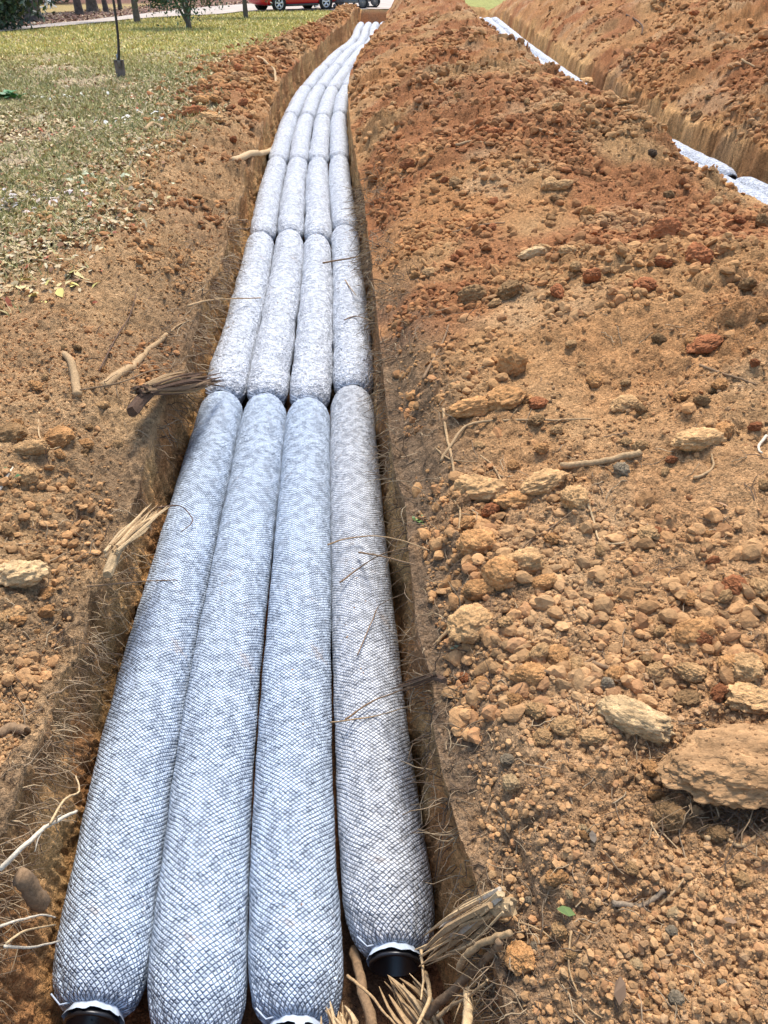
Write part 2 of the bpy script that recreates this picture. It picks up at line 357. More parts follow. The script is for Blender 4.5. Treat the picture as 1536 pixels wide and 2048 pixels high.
# rows
ys = [-.35]
while ys[-1] < 62:
    z = max((ys[-1])*CP+1.6*SP, 1.35); ys.append(ys[-1]+.0034*(z/1.5)**1.55)
ys = np.array([-30, -12, -5, -2, -1]+ys+[70, 90, 130, 220, 400])
nr = len(ys); yy = ys
zc = np.maximum(yy*CP+1.5*SP, 1.3)
NL, NW, NF, NR = 400, 46, 110, 640
WL = .62*zc+1.3; WR = .66*zc+1.0
c = tc(yy); EL = eL(yy); ER = eR(yy)
def gridf(n, tail):      # 0..1 dense + tail to far away
    return np.linspace(0, 1, n)
sL = np.linspace(1, 0, NL)**1.35
far = np.array([300., 120, 50, 22, 9, 3])
xl = np.concatenate([EL[:, None]-WL[:, None]-far[None]*(zc[:, None]*.05+.6), EL[:, None]-WL[:, None]*sL[None]], 1)
sR = np.linspace(0, 1, NR)
xr_ = np.concatenate([ER[:, None]+WR[:, None]*sR[None], ER[:, None]+WR[:, None]+far[::-1][None]*(zc[:, None]*.05+.6)], 1)
Yl = np.repeat(yy[:, None], xl.shape[1], 1); Yr = np.repeat(yy[:, None], xr_.shape[1], 1)

def detail(x, y, amt, coarse=1.0, seed=0):
    """clods, crumbs and stones standing in the surface; returns height and a tint"""
    h1, i1 = pebbles(x, y, .17, .34, 100+seed, .6); h2, i2 = pebbles(x, y, .085, .34, 110+seed, .7)
    h3, i3 = pebbles(x, y, .040, .36, 120+seed, .75); h4, i4 = pebbles(x, y, .017, .42, 130+seed, .7)
    h1 = h1*sst(1.6, 3.0, y)*1.25; h2 = h2*sst(1.0, 2.0, y)*1.25; h3 = h3*(.6+.6*sst(.7, 1.6, y)); h4 = h4*1.15
    h2 = h2*.9; h5, i5 = pebbles(x, y, .34, .30, 105+seed, .5); h1 = np.maximum(h1, h5*sst(4, 8, y)*1.2)
    clump = np.clip(.55+1.3*fbm(x, y, .7, 3, 140+seed), 0.05, 1)
    h = np.zeros_like(x); t = np.full_like(x, .5)
    for hh, ii, wt in ((h1*coarse, i1, 1), (h2*coarse, i2, 1), (h3, i3, 1), (h4*.9, i4, 1)):
        hh = hh*(clump if hh is not h4 else 1); m = hh > h; h = np.where(m, hh, h); t = np.where(m & (hh > .002), ii, t)
    h = h*(.75+.9*np.abs(fbm(x, y, .035, 3, 155)))
    rg = 1-2*np.abs(fbm(x, y, .10, 4, 152, .6)); rg2 = 1-2*np.abs(fbm(x, y, .030, 3, 153, .6))
    return h*amt + amt*(.011*fbm(x, y, .035, 4, 150, .6)+.018*rg*(1+1.3*sst(3, 9, y))+.010*rg2), t

def soilcol(x, y, t):
    r = np.clip(.5+1.5*fbm(x, y, 1.6, 4, 31)+.5*fbm(x, y, .25, 2, 32), 0, 1)
    col = lerp(TAN, ORG, r)
    rr = sst(.12, .45, fbm(x, y, .9, 3, 35)+.20)
    col = lerp(col, RED, rr*.85*sst(1.6, 4, y))
    dusty = sst(3.5, .8, y); col = lerp(col, np.array([.45, .26, .125]), dusty*.8)
    pale = sst(.1, .5, fbm(x, y, .5, 3, 33)); col = lerp(col, PALE, pale*.55)
    return col*(.78+.44*t)[..., None]

# left side
def left_rough(x, y, u):
    wd = 1.35+.35*fbm(x, y, 1.2, 3, 41)+.10*fbm(x, y, .25, 3, 42)
    wd = wd*np.interp(y, [0, 4, 8, 14, 20, 26, 31, 33], [1.6, 1.15, .85, .9, .9, .8, .8, 0])
    lw = sst(-.75, .35, u-wd+.5*fbm(x, y, .35, 3, 49)); d, t = detail(x, y, 1.0, .75, 0)
    am = (1-lw)*np.clip(1.1-.35*u, .45, 1)+lw*.12
    return d*am+fbm(x, y, .16, 4, 44)*.035*sst(.9, .1, u)+lw*.012*fbm(x, y, .12, 3, 43), t, lw
def right_rough(x, y, v):
    d, t = detail(x, y, 1.0, 1.15, 5); i2 = sst(.62, .5, np.abs(x-trc(y)))
    sm = np.clip(.75+1.1*fbm(x, y, 1.1, 2, 51), .3, 1.15)*(1-.45*i2)*np.where(v < .12, .8, 1)
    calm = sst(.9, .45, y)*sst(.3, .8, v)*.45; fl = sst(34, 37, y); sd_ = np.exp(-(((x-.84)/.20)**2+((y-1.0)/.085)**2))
    return d*sm*(1-calm)*(1-fl)-.075*sd_, t, sd_, fl
def fine(x, y):
    """height of the finished rough surface"""
    x = np.atleast_1d(np.asarray(x, float)); y = np.atleast_1d(np.asarray(y, float)); z = full(x, y); L_ = x < eL(y); R_ = x > eR(y)
    if L_.any(): z[L_] += left_rough(x[L_], y[L_], (eL(y)-x)[L_])[0]
    if R_.any(): z[R_] += right_rough(x[R_], y[R_], (x-eR(y))[R_])[0]
    return z
u = EL[:, None]-xl; rg_, tl, lawn = left_rough(xl, Yl, u); zl = top(xl, Yl)+rg_
cl = soilcol(xl, Yl, tl); cl = lerp(cl, np.array([.42, .265, .13])*(.72+.55*tl[..., None]), .75*sst(13, 7, Yl))
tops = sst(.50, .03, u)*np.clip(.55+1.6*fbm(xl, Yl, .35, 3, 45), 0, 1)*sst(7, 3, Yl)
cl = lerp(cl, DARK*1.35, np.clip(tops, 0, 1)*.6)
gr = np.clip(.45+1.6*fbm(xl, Yl, 1.5, 4, 46)+.8*fbm(xl, Yl, .2, 2, 47), 0, 1)
gcol = lerp(DRY, GRASS, gr); gcol = lerp(gcol, np.array([.34, .18, .10]), sst(.2, .5, fbm(xl, Yl, 2.2, 3, 48)+.05*1)*.7)
gcol = lerp(gcol, np.array([.33, .32, .095]), sst(13, 20, Yl)*.7)
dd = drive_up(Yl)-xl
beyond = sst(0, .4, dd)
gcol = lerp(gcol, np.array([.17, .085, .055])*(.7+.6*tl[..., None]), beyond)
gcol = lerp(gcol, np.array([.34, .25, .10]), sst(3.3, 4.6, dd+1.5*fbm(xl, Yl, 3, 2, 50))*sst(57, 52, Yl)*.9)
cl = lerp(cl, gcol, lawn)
# right side
er_ = ER[:, None]
v = xr_-er_; rg_, trr, sod, flat = right_rough(xr_, Yr, v); zr = top(xr_, Yr)+rg_
cr_ = soilcol(xr_, Yr, trr)
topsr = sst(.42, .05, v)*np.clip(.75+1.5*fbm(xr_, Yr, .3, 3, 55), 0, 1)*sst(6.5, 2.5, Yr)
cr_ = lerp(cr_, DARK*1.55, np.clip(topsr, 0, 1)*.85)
cr_ = lerp(cr_, DARK*.8, np.clip(sod*1.3, 0, 1)*.9)  # shade of the hollow under the sod slab, painted into the soil colour
wall2 = sst(.42, .5, np.abs(xr_-trc(Yr)))*sst(.75, .62, np.abs(xr_-trc(Yr)))
cr_ = lerp(cr_, CLAY*1.0*(.7+.6*np.clip(.5+1.2*fbm(xr_*2, Yr, .10, 3, 57), 0, 1))[..., None], wall2*np.clip(.45+1.2*fbm(xr_, Yr, .6, 2, 58), .1, .8))
cr_ = lerp(cr_, np.array([.28, .27, .08])*(.8+.4*trr[..., None]), np.clip(flat+sst(6.3, 6.8, xr_-trc(Yr)), 0, 1))
# walls and floor of the first trench: the wall columns drop while hardly moving sideways
def wall(side):
    t = np.linspace(0, 1, NW+2)[1:-1]
    e = EL if side < 0 else ER
    ztop = zl[:, -1] if side < 0 else zr[:, 0]
    zb = base(yy)-depth(yy)
    Z = ztop[:, None]+(zb-ztop)[:, None]*t[None]
    Y = np.repeat(yy[:, None], NW, 1)
    inn = .035*t[None]                                                     # batter
    und = .03*np.sin(t*math.pi)[None]
    d = .045*fbm(Y, Z*.6, .22, 3, 60+side)+.022*fbm(Y, Z*.35, .035, 4, 63+side, .6)+.010*fbm(Y, Z, .015, 2, 66+side)
    pz, pt = pebbles(Y, Z, .05, .35, 170+side, .5)
    X = e[:, None]-side*(inn-und) - side*(d+pz*.6)*np.sin(np.clip(t, 0, 1)*math.pi)[None]**.5
    col = lerp(CLAY, ORG, np.clip(.5+1.5*fbm(Y, Z, .3, 3, 70+side), 0, 1))*(.8+.4*np.clip(.5+fbm(Y, Z*.3, .04, 3, 71), 0, 1))[..., None]
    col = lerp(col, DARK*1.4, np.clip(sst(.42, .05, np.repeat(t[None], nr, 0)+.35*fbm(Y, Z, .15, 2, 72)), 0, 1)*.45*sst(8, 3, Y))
    return X, Y, Z, col
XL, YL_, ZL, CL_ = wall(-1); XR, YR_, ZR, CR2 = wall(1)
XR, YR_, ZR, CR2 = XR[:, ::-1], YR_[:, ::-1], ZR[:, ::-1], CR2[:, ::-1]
tf = np.linspace(-1, 1, NF); Xf = .5*(EL+ER)[:, None]+tf[None]*(.5*(ER-EL)-.04)[:, None]; Yf = np.repeat(yy[:, None], NF, 1)
pf, ptf = pebbles(Xf, Yf, .05, .5, 190, .6)
Zf = (base(yy)-depth(yy))[:, None]+pf*.8+.02*fbm(Xf, Yf, .2, 3, 75); Cf = lerp(RED*.8, DARK, np.clip(.5+fbm(Xf, Yf, .3, 2, 76), 0, 1))
_g = np.array([.28, .28, .085]); _e = sst(TEND+.2, TEND+1.5, yy)[:, None]
CL_ = lerp(CL_, _g*np.ones_like(CL_), _e*np.ones_like(XL)); CR2 = lerp(CR2, _g*np.ones_like(CR2), _e*np.ones_like(XR)); Cf = lerp(Cf, _g*np.ones_like(Cf), _e*np.ones_like(Xf))
PX = np.concatenate([xl, XL, Xf, XR, xr_], 1); PY = np.concatenate([Yl, YL_, Yf, YR_, Yr], 1); PZ = np.concatenate([zl, ZL, Zf, ZR, zr], 1)
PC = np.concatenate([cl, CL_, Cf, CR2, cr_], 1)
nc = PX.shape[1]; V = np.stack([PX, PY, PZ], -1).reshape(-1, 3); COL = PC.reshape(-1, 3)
ii = np.arange(nr-1)[:, None]*nc+np.arange(nc-1)[None]
Q = np.stack([ii, ii+1, ii+nc+1, ii+nc], -1)
nl = xl.shape[1]; j = np.arange(nc-1)[None].repeat(nr-1, 0)
cx = .5*(PX[:-1, :-1]+PX[1:, 1:]); cy = .5*(PY[:-1, :-1]+PY[1:, 1:])
isL = j < nl-1; isT = (j >= nl-1) & (j < nc-xr_.shape[1]); isR = ~isL & ~isT
lawnq = np.zeros(j.shape, bool); lawnq[:, :nl-1] = (lawn[:-1, :-1] > .5)
t2 = isR & (np.abs(cx-trc(cy)) < .61) & (cy < 36)
m2_ = isR & (cx > trc(cy)+.61) & (cx < trc(cy)+6.6) & (cy < 36)
m1_ = isR & (cx <= trc(cy)-.61) & (cy < 36)
grd = (isL & lawnq) | (isR & ~t2 & ~m2_ & ~m1_)
bank = isL & ~lawnq
def cut(name, mask, label):
    q = Q[mask]; used = np.unique(q); rm = np.zeros(len(V), np.int64); rm[used] = np.arange(len(used))
    o = mk(name, V[used], rm[q], M['soil'], COL[used]); tag(o, label=label, kind='structure'); return o
cut('lawn', grd, 'thin dry lawn around the diggings')
cut('dirt_bank', bank, 'trampled tan soil bank left of the long trench')
cut('trench', isT, 'clay sided trench holding four rows of netted drain pipe')
cut('spoil_mound', m1_, 'long mound of red and tan spoil between the two trenches')
cut('second_trench', t2, 'clay sided trench beyond the spoil mound')
cut('far_spoil_mound', m2_, 'long orange spoil mound beyond the second trench')
# surface lookup for things that lie on it
def surf(x, y):
    return float(full(x, y))

# ------------------------------------------------------------------ drain bundles
R0 = .1188
def path_pt(cfun, lane, y, dz=0):
    return Vector((float(cfun(y))+lane*.2425, y, float(base(y))-DEPTH+.012+R0+(.13 if cfun is trc else 0)))
def bundle(cfun, lane, y0, y1, netm, hi, label, group, seed, gapn=1):
    nv, nu = (420, 110) if hi == 2 else ((170, 56) if hi == 1 else (60, 28))
    o = path_pt(cfun, lane, y0)
    root = empty('drain_pipe_bundle', o, label=label, cat='drain pipe', group=group)
    rs = random.Random(seed); ph = rs.random()*50
    L = y1-y0
    t = np.concatenate([[0], np.linspace(0, 1, nv)**1.0, [1]])
    # denser rings at the gathered ends
    t = np.linspace(0, 1, nv); t = t+.045*np.sin(2*math.pi*t)*-1*(1 if hi else 1); s = t*L
    de = np.minimum(s, L-s)
    e0 = (.15 if hi == 2 else .22)+.04*rs.random(); q = np.clip(de/e0, 0, 1); rad = .060+(R0-.060)*np.sqrt(np.clip(1-(1-q)**2.3, 0, 1))
    rad = rad*(1+(.02 if hi == 2 else .045)*np.interp(s, np.linspace(0, L, 9), [rs.uniform(-1, 1) for _ in range(9)]))
    y = y0+s; cx_ = cfun(y)+lane*.2425+.006*np.sin(s*1.7+ph); cz = base(y)-DEPTH+.012+R0+(.13 if cfun is trc else 0)
    ph_ = np.linspace(0, 2*math.pi, nu+1)
    A = ph_[None].repeat(nv, 0); ss = s[:, None].repeat(nu+1, 1)
    Ac = A % (2*math.pi)
    lx = np.cos(Ac)*4; ly = np.sin(Ac)*4
    n1 = vn(ss*9+ph, lx*.8+7, seed)+vn(ss*9+3, ly*.8, seed+1)
    fine = vn(ss*45, lx*4, seed+4)+vn(ss*45+9, ly*4, seed+5)
    pleat = np.sin(A*19+seed)*.5+np.sin(A*31+seed*2)*.5
    amp = .0022 if netm != 'net_lumpy' else .0050
    g = np.clip(1-q, 0, 1)[:, None]
    r = rad[:, None]*(1+0)+amp*(n1*1.3+fine*.8)+g**1.3*.0035*pleat
    flat_ = np.where(np.sin(A) < 0, .94, 1.0)
    X = cx_[:, None]+r*np.cos(A)*1.015-o.x; Z = cz[:, None]+r*np.sin(A)*flat_*.985-o.z; Y = (y0+ss)-o.y
    P = np.stack([X, Y, Z], -1).reshape(-1, 3)
    i_ = np.arange(nv-1)[:, None]*(nu+1)+np.arange(nu)[None]
    Fq = np.stack([i_, i_+(nu+1), i_+nu+2, i_+1], -1).reshape(-1, 4)
    uv = np.stack([A/(2*math.pi), ss], -1).reshape(-1, 2)
    sl_ = mk('sleeve', P, Fq, M[netm], None, root, True, uv)
    # corrugated pipe stub and gathered fabric collar at each end
    for end in (0, 1):
        yb = 0 if end == 0 else L; sg = -1 if end == 0 else 1
        cc = Vector((float(cx_[0 if end == 0 else -1])-o.x, yb, float(cz[0 if end == 0 else -1])-o.z))
        nn = 32 if hi else 14
        pb = MB(); pr = []
        outl = .028
        for k in range(7): pr += [(sg*(-.05+.0115*k), .057 if k % 2 else .0625)]
        pr += [(sg*(outl-.008), .0645), (sg*outl, .0645), (sg*outl, .055), (sg*(-.10), .052), (sg*(-.10), .002)]
        pb.lathe(cc, (0, 1, 0), pr, nn); pb.build('pipe_end', M['black'], root)
        if hi:
            cb = MB(); n = 56; Vv = []; rs2 = random.Random(seed+end)
            jag = [.003+.004*math.sin(q_*.9+seed)*math.sin(q_*.37)+rs2.uniform(0, .0025) for q_ in range(n)]
            if end == 0 and seed % 3 == 0: jag[12] = jag[13] = .022
            for k in range(n):
                an = 2*math.pi*k/n; rr = .0625+.0018*math.sin(k*.9+seed)+.0012*rs2.random()
                for dd, ra in ((-.012, rr-.003), (0, rr+.001), (.012+jag[k], rr+.006+jag[k]*.5)):
                    Vv.append(cc+Vector((math.cos(an)*ra, sg*dd, math.sin(an)*ra)))
            Fs = []
            for k in range(n):
                for a in range(2):
                    i0 = k*3+a; i1 = ((k+1) % n)*3+a; Fs.append((i0, i0+1, i1+1, i1))
            cb.add(Vv, Fs); cb.build('collar', M['fabric'], root)
            if hi == 2 or (hi == 1 and end == 0):
                tb = MB(); pts = [cc+Vector((math.cos(a)*.066, sg*-.004, math.sin(a)*.066)) for a in np.linspace(0, 2*math.pi, 25)]
                tb.tube(pts, .0022, 5); a = 2.2+seed
                aa = cc+Vector((math.cos(2.4)*.066, -.004*sg, math.sin(2.4)*.066)); tb.tube([aa, aa+Vector((-.02, -.01*sg*-1, .012)), aa+Vector((-.045, .01, .02))], .0022, 5)
                tb.build('tie', M['fabric'], root)
    return root
LANES = (-1.5, -.5, .5, 1.5)
ST = {0: (.775, .71, .745, .905), 1: (3.83, 3.81, 3.75, 3.90)}
ordn = ['leftmost', 'second from the left', 'third from the left', 'rightmost']
rows_txt = ['nearest', 'second', 'third', 'fourth', 'fifth', 'sixth', 'seventh', 'eighth', 'ninth', 'tenth', 'eleventh', 'twelfth']
near = [list(ST[0])]
ends = [[3.815, 3.79, 3.74, 3.885]]
near.append([3.86, 3.83, 3.78, 3.93]); ends.append([6.78, 6.83, 6.70, 6.98])
for k in range(2, 10):
    near.append([e+.035 for e in ends[-1]]); ends.append([e+2.93+.12*rnd.uniform(-1, 1) for e in near[-1]])
nrow = 10
for k in range(nrow):
    for l in range(4):
        y0, y1 = near[k][l], ends[k][l]
        if y0 > TEND-1.3: continue
        y1 = min(y1, TEND-.35)
        nm = ('net_smooth' if l < 2 else 'net_grey' if l == 3 else 'net_smooth') if k == 0 else 'net_lumpy'
        if k == 0 and l == 2: nm = 'net_smooth'
        hi = 2 if k == 0 else 1 if k < 4 else 0
        lab = ['smooth %s netted drain bundle, %s of the nearest row' % ('grey' if l == 3 else 'blue white', ordn[l]),
               'lumpy white netted drain bundle, %s of the second row' % ordn[l]][k] if k < 2 else \
              '%s netted bundle, %s of the %s row, long trench' % ('white' if k < 5 else 'small bright', ordn[l], rows_txt[k])
        bundle(tc, LANES[l], y0, y1, nm, hi, lab, 'drain bundles laid four abreast in the long trench' if k < 5 else 'far drain bundles of the long trench', 10+k*4+l)
for k in range(10):
    for l in range(4):
        y0 = 5.3+k*2.97+.1*rnd.uniform(-1, 1)
        if y0+2.9 > 35: continue
        if y0+2.9 < 6.2 or 11.5 < y0 < 13.2: continue
        bundle(trc, LANES[l], y0, y0+2.93, 'net_lumpy', 1 if k < 2 else 0,
               'white netted bundle, %s of the %s row, second trench' % (ordn[l], rows_txt[k]),
               'near drain bundles of the second trench' if k < 2 else 'far drain bundles of the second trench', 90+k*4+l)

# ------------------------------------------------------------------ clods
def rock_mesh(seed, sub, angular=.55, rough=.10):
    import bmesh
    bm = bmesh.new(); bmesh.ops.create_icosphere(bm, subdivisions=sub, radius=1); r = random.Random(seed)
    planes = [(Vector((r.gauss(0, 1), r.gauss(0, 1), r.gauss(0, 1))).normalized(), r.uniform(.62, .95)) for _ in range(11)]
    so_ = Vector((r.random()*40, r.random()*40, r.random()*40))
    for v_ in bm.verts:
        n = v_.co.normalized(); d = 1.0
        for pn, pd in planes:
            k = n.dot(pn)
            if k > .05: d = min(d, pd/k)
        d = d*angular+(1-angular)*(1+.3*mn.noise(n*1.6+so_))
        d += rough*mn.fractal(n*3.1+so_, 1.0, 2.0, 4)*.9+ (rough*.5*mn.fractal(n*9+so_, .8, 2.0, 3) if sub > 3 else 0)
        v_.co = n*d
    P = np.array([tuple(v_.co) for v_ in bm.verts]); Fq = np.array([[l.index for l in f.verts] for f in bm.faces]); bm.free()
    return P, Fq
LIB = [rock_mesh(s_, 5, .8, .17) for s_ in range(12)]
LIBL = [rock_mesh(s_+40, 2, .9, .26) for s_ in range(8)]
LIBT = [rock_mesh(s_+80, 1, .7, .25) for s_ in range(8)]
TONES = {'tan': (.58, .34, .15), 'red': (.40, .15, .06), 'orange': (.56, .285, .11), 'brown': (.31, .18, .08), 'dark': (.12, .08, .05), 'sod': (.35, .20, .092), 'grey': (.36, .275, .175), 'pale': (.66, .44, .22)}
_mc = {}
def clod_data(i, tone):
    if (i, tone) not in _mc:
        P, Fq = LIB[i]; c0 = np.array(TONES[tone])
        n = np.array([mn.noise(Vector(p)*2.3+Vector((i, 0, 0))) for p in P])
        col = c0[None]*(1+.35*n[:, None])
        o = mk('dirt_clod', P, Fq, M['clod'], col); me = o.data; bpy.data.objects.remove(o); _mc[(i, tone)] = me
    return _mc[(i, tone)]
def clod(p, sx, sy, sz, tone, label, group=None, rz=None, sink=.3, tilt=.25, i=None, name='dirt_clod', cat='clod'):
    i = rnd.randrange(12) if i is None else i
    o = bpy.data.objects.new(name, clod_data(i, tone)); C.objects.link(o)
    o.location = (p[0], p[1], p[2]+sz*(1-sink-.18)); o.scale = (sx, sy, sz)
    o.rotation_euler = (rnd.uniform(-tilt, tilt), rnd.uniform(-tilt, tilt), rnd.uniform(0, 6.28) if rz is None else rz)
    tag(o, label, cat, group); return o
def lean(p):  # metres per photo pixel there
    return zcam(p)/F
NAMED = [  # px, py, half-width px, half-height px, tone, label, rz
 (1268, 1432, 72, 42, 'pale', 'big pale angular clod, longest on the right slope, above the overhanging sod', -.65),
 (945, 1243, 52, 38, 'tan', 'pale rounded clod beside the right lip of the trench', .5),
 (1385, 1262, 42, 32, 'orange', 'smooth tan clod near the right edge, above the big pale angular one', .3),
 (1482, 1335, 38, 36, 'tan', 'tall blocky tan clod near the right edge of the picture', -.5),
 (1378, 1342, 32, 24, 'tan', 'tan wedge of clay between the smooth clod and the blocky one', -.4),
 (1372, 1398, 30, 20, 'brown', 'brown broken clod to the right of the big pale angular one', .2),
 (1055, 1348, 36, 26, 'orange', 'orange lump with a rough top below the pale lip clod', .1),
 (1115, 1312, 28, 24, 'orange', 'orange clod up against the reddish root on the slope', .9),
 (1045, 1122, 44, 38, 'tan', 'upper clod of the cluster of three beside the lip sticks', -.4),
 (998, 1142, 34, 40, 'orange', 'middle clod of the cluster of three beside the lip sticks', .9),
 (958, 1178, 32, 26, 'orange', 'lowest clod of the cluster of three beside the lip sticks', .2),
 (1090, 1165, 26, 20, 'orange', 'small orange clod to the right of the cluster of three', .2),
 (955, 1082, 38, 34, 'orange', 'root bound orange clod at the foot of the upright stick', .2),
 (958, 975, 52, 34, 'tan', 'flat topped tan clod right of the upright stick', -.3),
 (1085, 970, 52, 20, 'tan', 'long tan clod lying under the thick short stick', .25),
 (1030, 1000, 44, 24, 'orange', 'broad orange clod between the flat clod and the long clod', .15),
 (1145, 1000, 28, 30, 'tan', 'upright crumbly clod at the top of the white rootlet', .2),
 (1022, 722, 28, 42, 'orange', 'tall standing orange clod on the upper slope', 1.3),
 (1012, 796, 42, 30, 'orange', 'round rough clod below the tall standing one', 0),
 (945, 815, 46, 26, 'orange', 'wide rough clod above the long curved stick', .2),
 (1076, 806, 20, 15, 'red', 'small sharp red stone right of the round rough clod', .2),
 (1250, 810, 30, 20, 'tan', 'crumbly pale clod above the thick short stick', 0),
 (1395, 880, 56, 26, 'tan', 'long jagged tan clod with roots beneath it, high on the right', .35),
 (1445, 862, 22, 20, 'orange', 'round orange clod behind the long jagged tan one', .35),
 (1410, 690, 40, 18, 'red', 'dark red slab of clay high on the right slope', .3),
 (1290, 570, 26, 18, 'red', 'dark red clod on the upper slope near the crest', .3),
 (1065, 510, 30, 14, 'pale', 'pale split clod on the upper mound', -.3),
 (1085, 500, 20, 12, 'tan', 'small tan chip beside the pale split clod', -.3),
 (860, 548, 16, 12, 'tan', 'small pale clod close to the trench lip halfway up', 0),
 (1302, 312, 9, 12, 'dark', 'dark round stone on the far crest', 0),
 (1212, 1366, 14, 22, 'grey', 'upright grey stone at the upper end of the big pale clod', .3),
 (1070, 1420, 22, 20, 'tan', 'rounded tan clod below the orange lump', .3),
 (1125, 1452, 26, 24, 'tan', 'cluster clod left of the big pale angular one', .3),
 (1085, 1475, 22, 18, 'tan', 'small tan clod under the cluster clod', .3),
 (1190, 1478, 34, 18, 'tan', 'low crumbly clod right below the cluster clod', .1),
 (1022, 1568, 17, 20, 'pale', 'pale square clod on the flat soil near the lip', .2),
 (1015, 1522, 16, 12, 'grey', 'small grey stone above the pale square clod', .2),
 (1300, 1532, 15, 18, 'orange', 'orange lump touching the left end of the overhanging sod', .2),
 (1333, 1620, 32, 34, 'brown', 'rooty brown clod under the left end of the sod', .2),
 (1310, 1583, 14, 16, 'orange', 'orange flat flake between the rooty clod and the sod', 1),
 (1430, 1668, 20, 22, 'brown', 'brown clod below the dark hollow of the sod', .2),
 (1112, 1755, 22, 18, 'orange', 'orange rough clod on the lower right soil', .2),
 (1118, 1858, 15, 18, 'tan', 'tan stone next to the small green leaf', .2),
 (1345, 1830, 16, 13, 'pale', 'pale triangular stone on the lower right soil', .2),
 (1262, 1740, 15, 14, 'tan', 'tan stone left of the hanging twigs on the lower soil', .2),
 (1145, 1910, 20, 14, 'tan', 'low tan clod near the bottom of the picture', .2),
 (1040, 1912, 30, 34, 'orange', 'orange lump standing on the crumbling lip at the bottom', .2),
 (50, 1152, 48, 38, 'pale', 'largest pale clod on the left bank', .3),
 (28, 1226, 24, 16, 'tan', 'flat tan stone just below the largest left clod', 0),
 (66, 903, 34, 20, 'tan', 'smooth tan clod on the hump of the left bank', .3),
 (118, 872, 34, 26, 'orange', 'rough orange clod behind the smooth one on the left hump', .3),
 (22, 870, 36, 28, 'brown', 'brown clod at the left border of the picture on the hump', .3),
 (60, 955, 18, 22, 'tan', 'tan clod in the hollow beneath the smooth left clod', .3),
 (208, 815, 14, 10, 'tan', 'small tan stone on top of the left hump', .3),
 (385, 227, 20, 13, 'red', 'dark red clod at the edge of the lawn', .2),
 (440, 170, 11, 11, 'orange', 'single orange clod standing on the grass side', .2),
 (412, 203, 24, 11, 'orange', 'wide orange clod behind the dark red one', .2),
 (425, 240, 26, 10, 'tan', 'flat tan clod just in front of the dark red one', .2),
 (490, 166, 14, 10, 'tan', 'pale orange clod beside the curved root on the left bank', .2),
 (1240, 940, 16, 18, 'grey', 'grey stone right of the thick short stick', .2),
 (1500, 1390, 60, 30, 'tan', 'broad smooth slab of clay at the right border above the sod', .1),
 (1180, 170, 26, 12, 'tan', 'flat clod on the far crest beside the second trench', .1),
 (880, 168, 12, 10, 'pale', 'pale clod on the far left face of the mound', .1),
 (1122, 375, 26, 10, 'tan', 'light clod on the upper mound above the split one', .1),
 (1390, 30, 14, 8, 'red', 'dark red clod on the far spoil mound', .1),
]
for q in NAMED:
    px, py, a, b, tone, lab, rz = q
    p = at(px, py+b*.5); k = lean(p); p[2] = .5*(p[2]+fine(p[0], p[1])[0])+.004
    sx = a*k*1.05; sz = max(b*k*.78, sx*.38); sy = min(max(b*k*1.05, sx*.55), sx*1.2)
    clod(p, sx, sy, sz, tone, lab, None, rz, .35)
# sod slab that overhangs a dark hollow: clod body with rootlets as its part
p = at(1455, 1590); k = lean(p)
_P, _F = rock_mesh(97, 6, .5, .09); _wx, _wy = _P[:, 0]*.21, _P[:, 1]*.13+_P[:, 2]*.05
_h1, _ = pebbles(_wx, _wy, .034, .7, 601, .8); _h2, _ = pebbles(_wx, _wy, .013, .8, 611, .8)
_P = _P*(1+(_h1*2.2+_h2*3.0+.25*fbm(_wx, _wy, .06, 4, 621))[:, None]*np.array([[.35, .5, 2.0]])); LIB.append((_P, _F)); sod_o = clod((p[0]+.055, p[1]+.03, p[2]+.035), .19, .095, .042, 'sod', 'wide sod slab overhanging a dark rooty hollow at the right border', None, .08, .1, .05, 12, 'sod_slab', 'sod')
mb = MB()
for _ in range(110):
    x0 = rnd.choice([rnd.uniform(-.95, .95), rnd.gauss(.35, .3)]); p0 = Vector((x0, -rnd.uniform(.35, .9), -rnd.uniform(.2, .8)))
    pts = [p0]
    dv = Vector((rnd.uniform(-.8, .8), -rnd.uniform(.3, 1.6), -rnd.uniform(.4, 1.6)))
    for s_ in range(6):
        dv += Vector((rnd.gauss(0, .5), rnd.gauss(0, .5), rnd.gauss(0, .4))); pts.append(pts[-1]+dv*.13)
    mb.tube(pts, [.009]*6+[.003], 3, (.30, .20, .11) if rnd.random() < .35 else (.14, .09, .055))
mb.build('rootlets', M['rootwood'], sod_o)
mb = MB(); _pv = [v_ for v_ in sod_o.data.vertices if v_.normal.z > .25]
for _ in range(350):
    v_ = rnd.choice(_pv); P_, F_ = rnd.choice(LIBT); q_ = rnd.random()**2.5*.030+.006; c_ = tuple(np.array([.38, .21, .095])*rnd.uniform(.7, 1.2))
    mb.add([(v_.co.x+p_[0]*q_, v_.co.y+p_[1]*q_*1.6, v_.co.z+p_[2]*q_*3.2) for p_ in P_], F_.tolist(), c_)
mb.build('crumbs', M['clod'], sod_o, False)

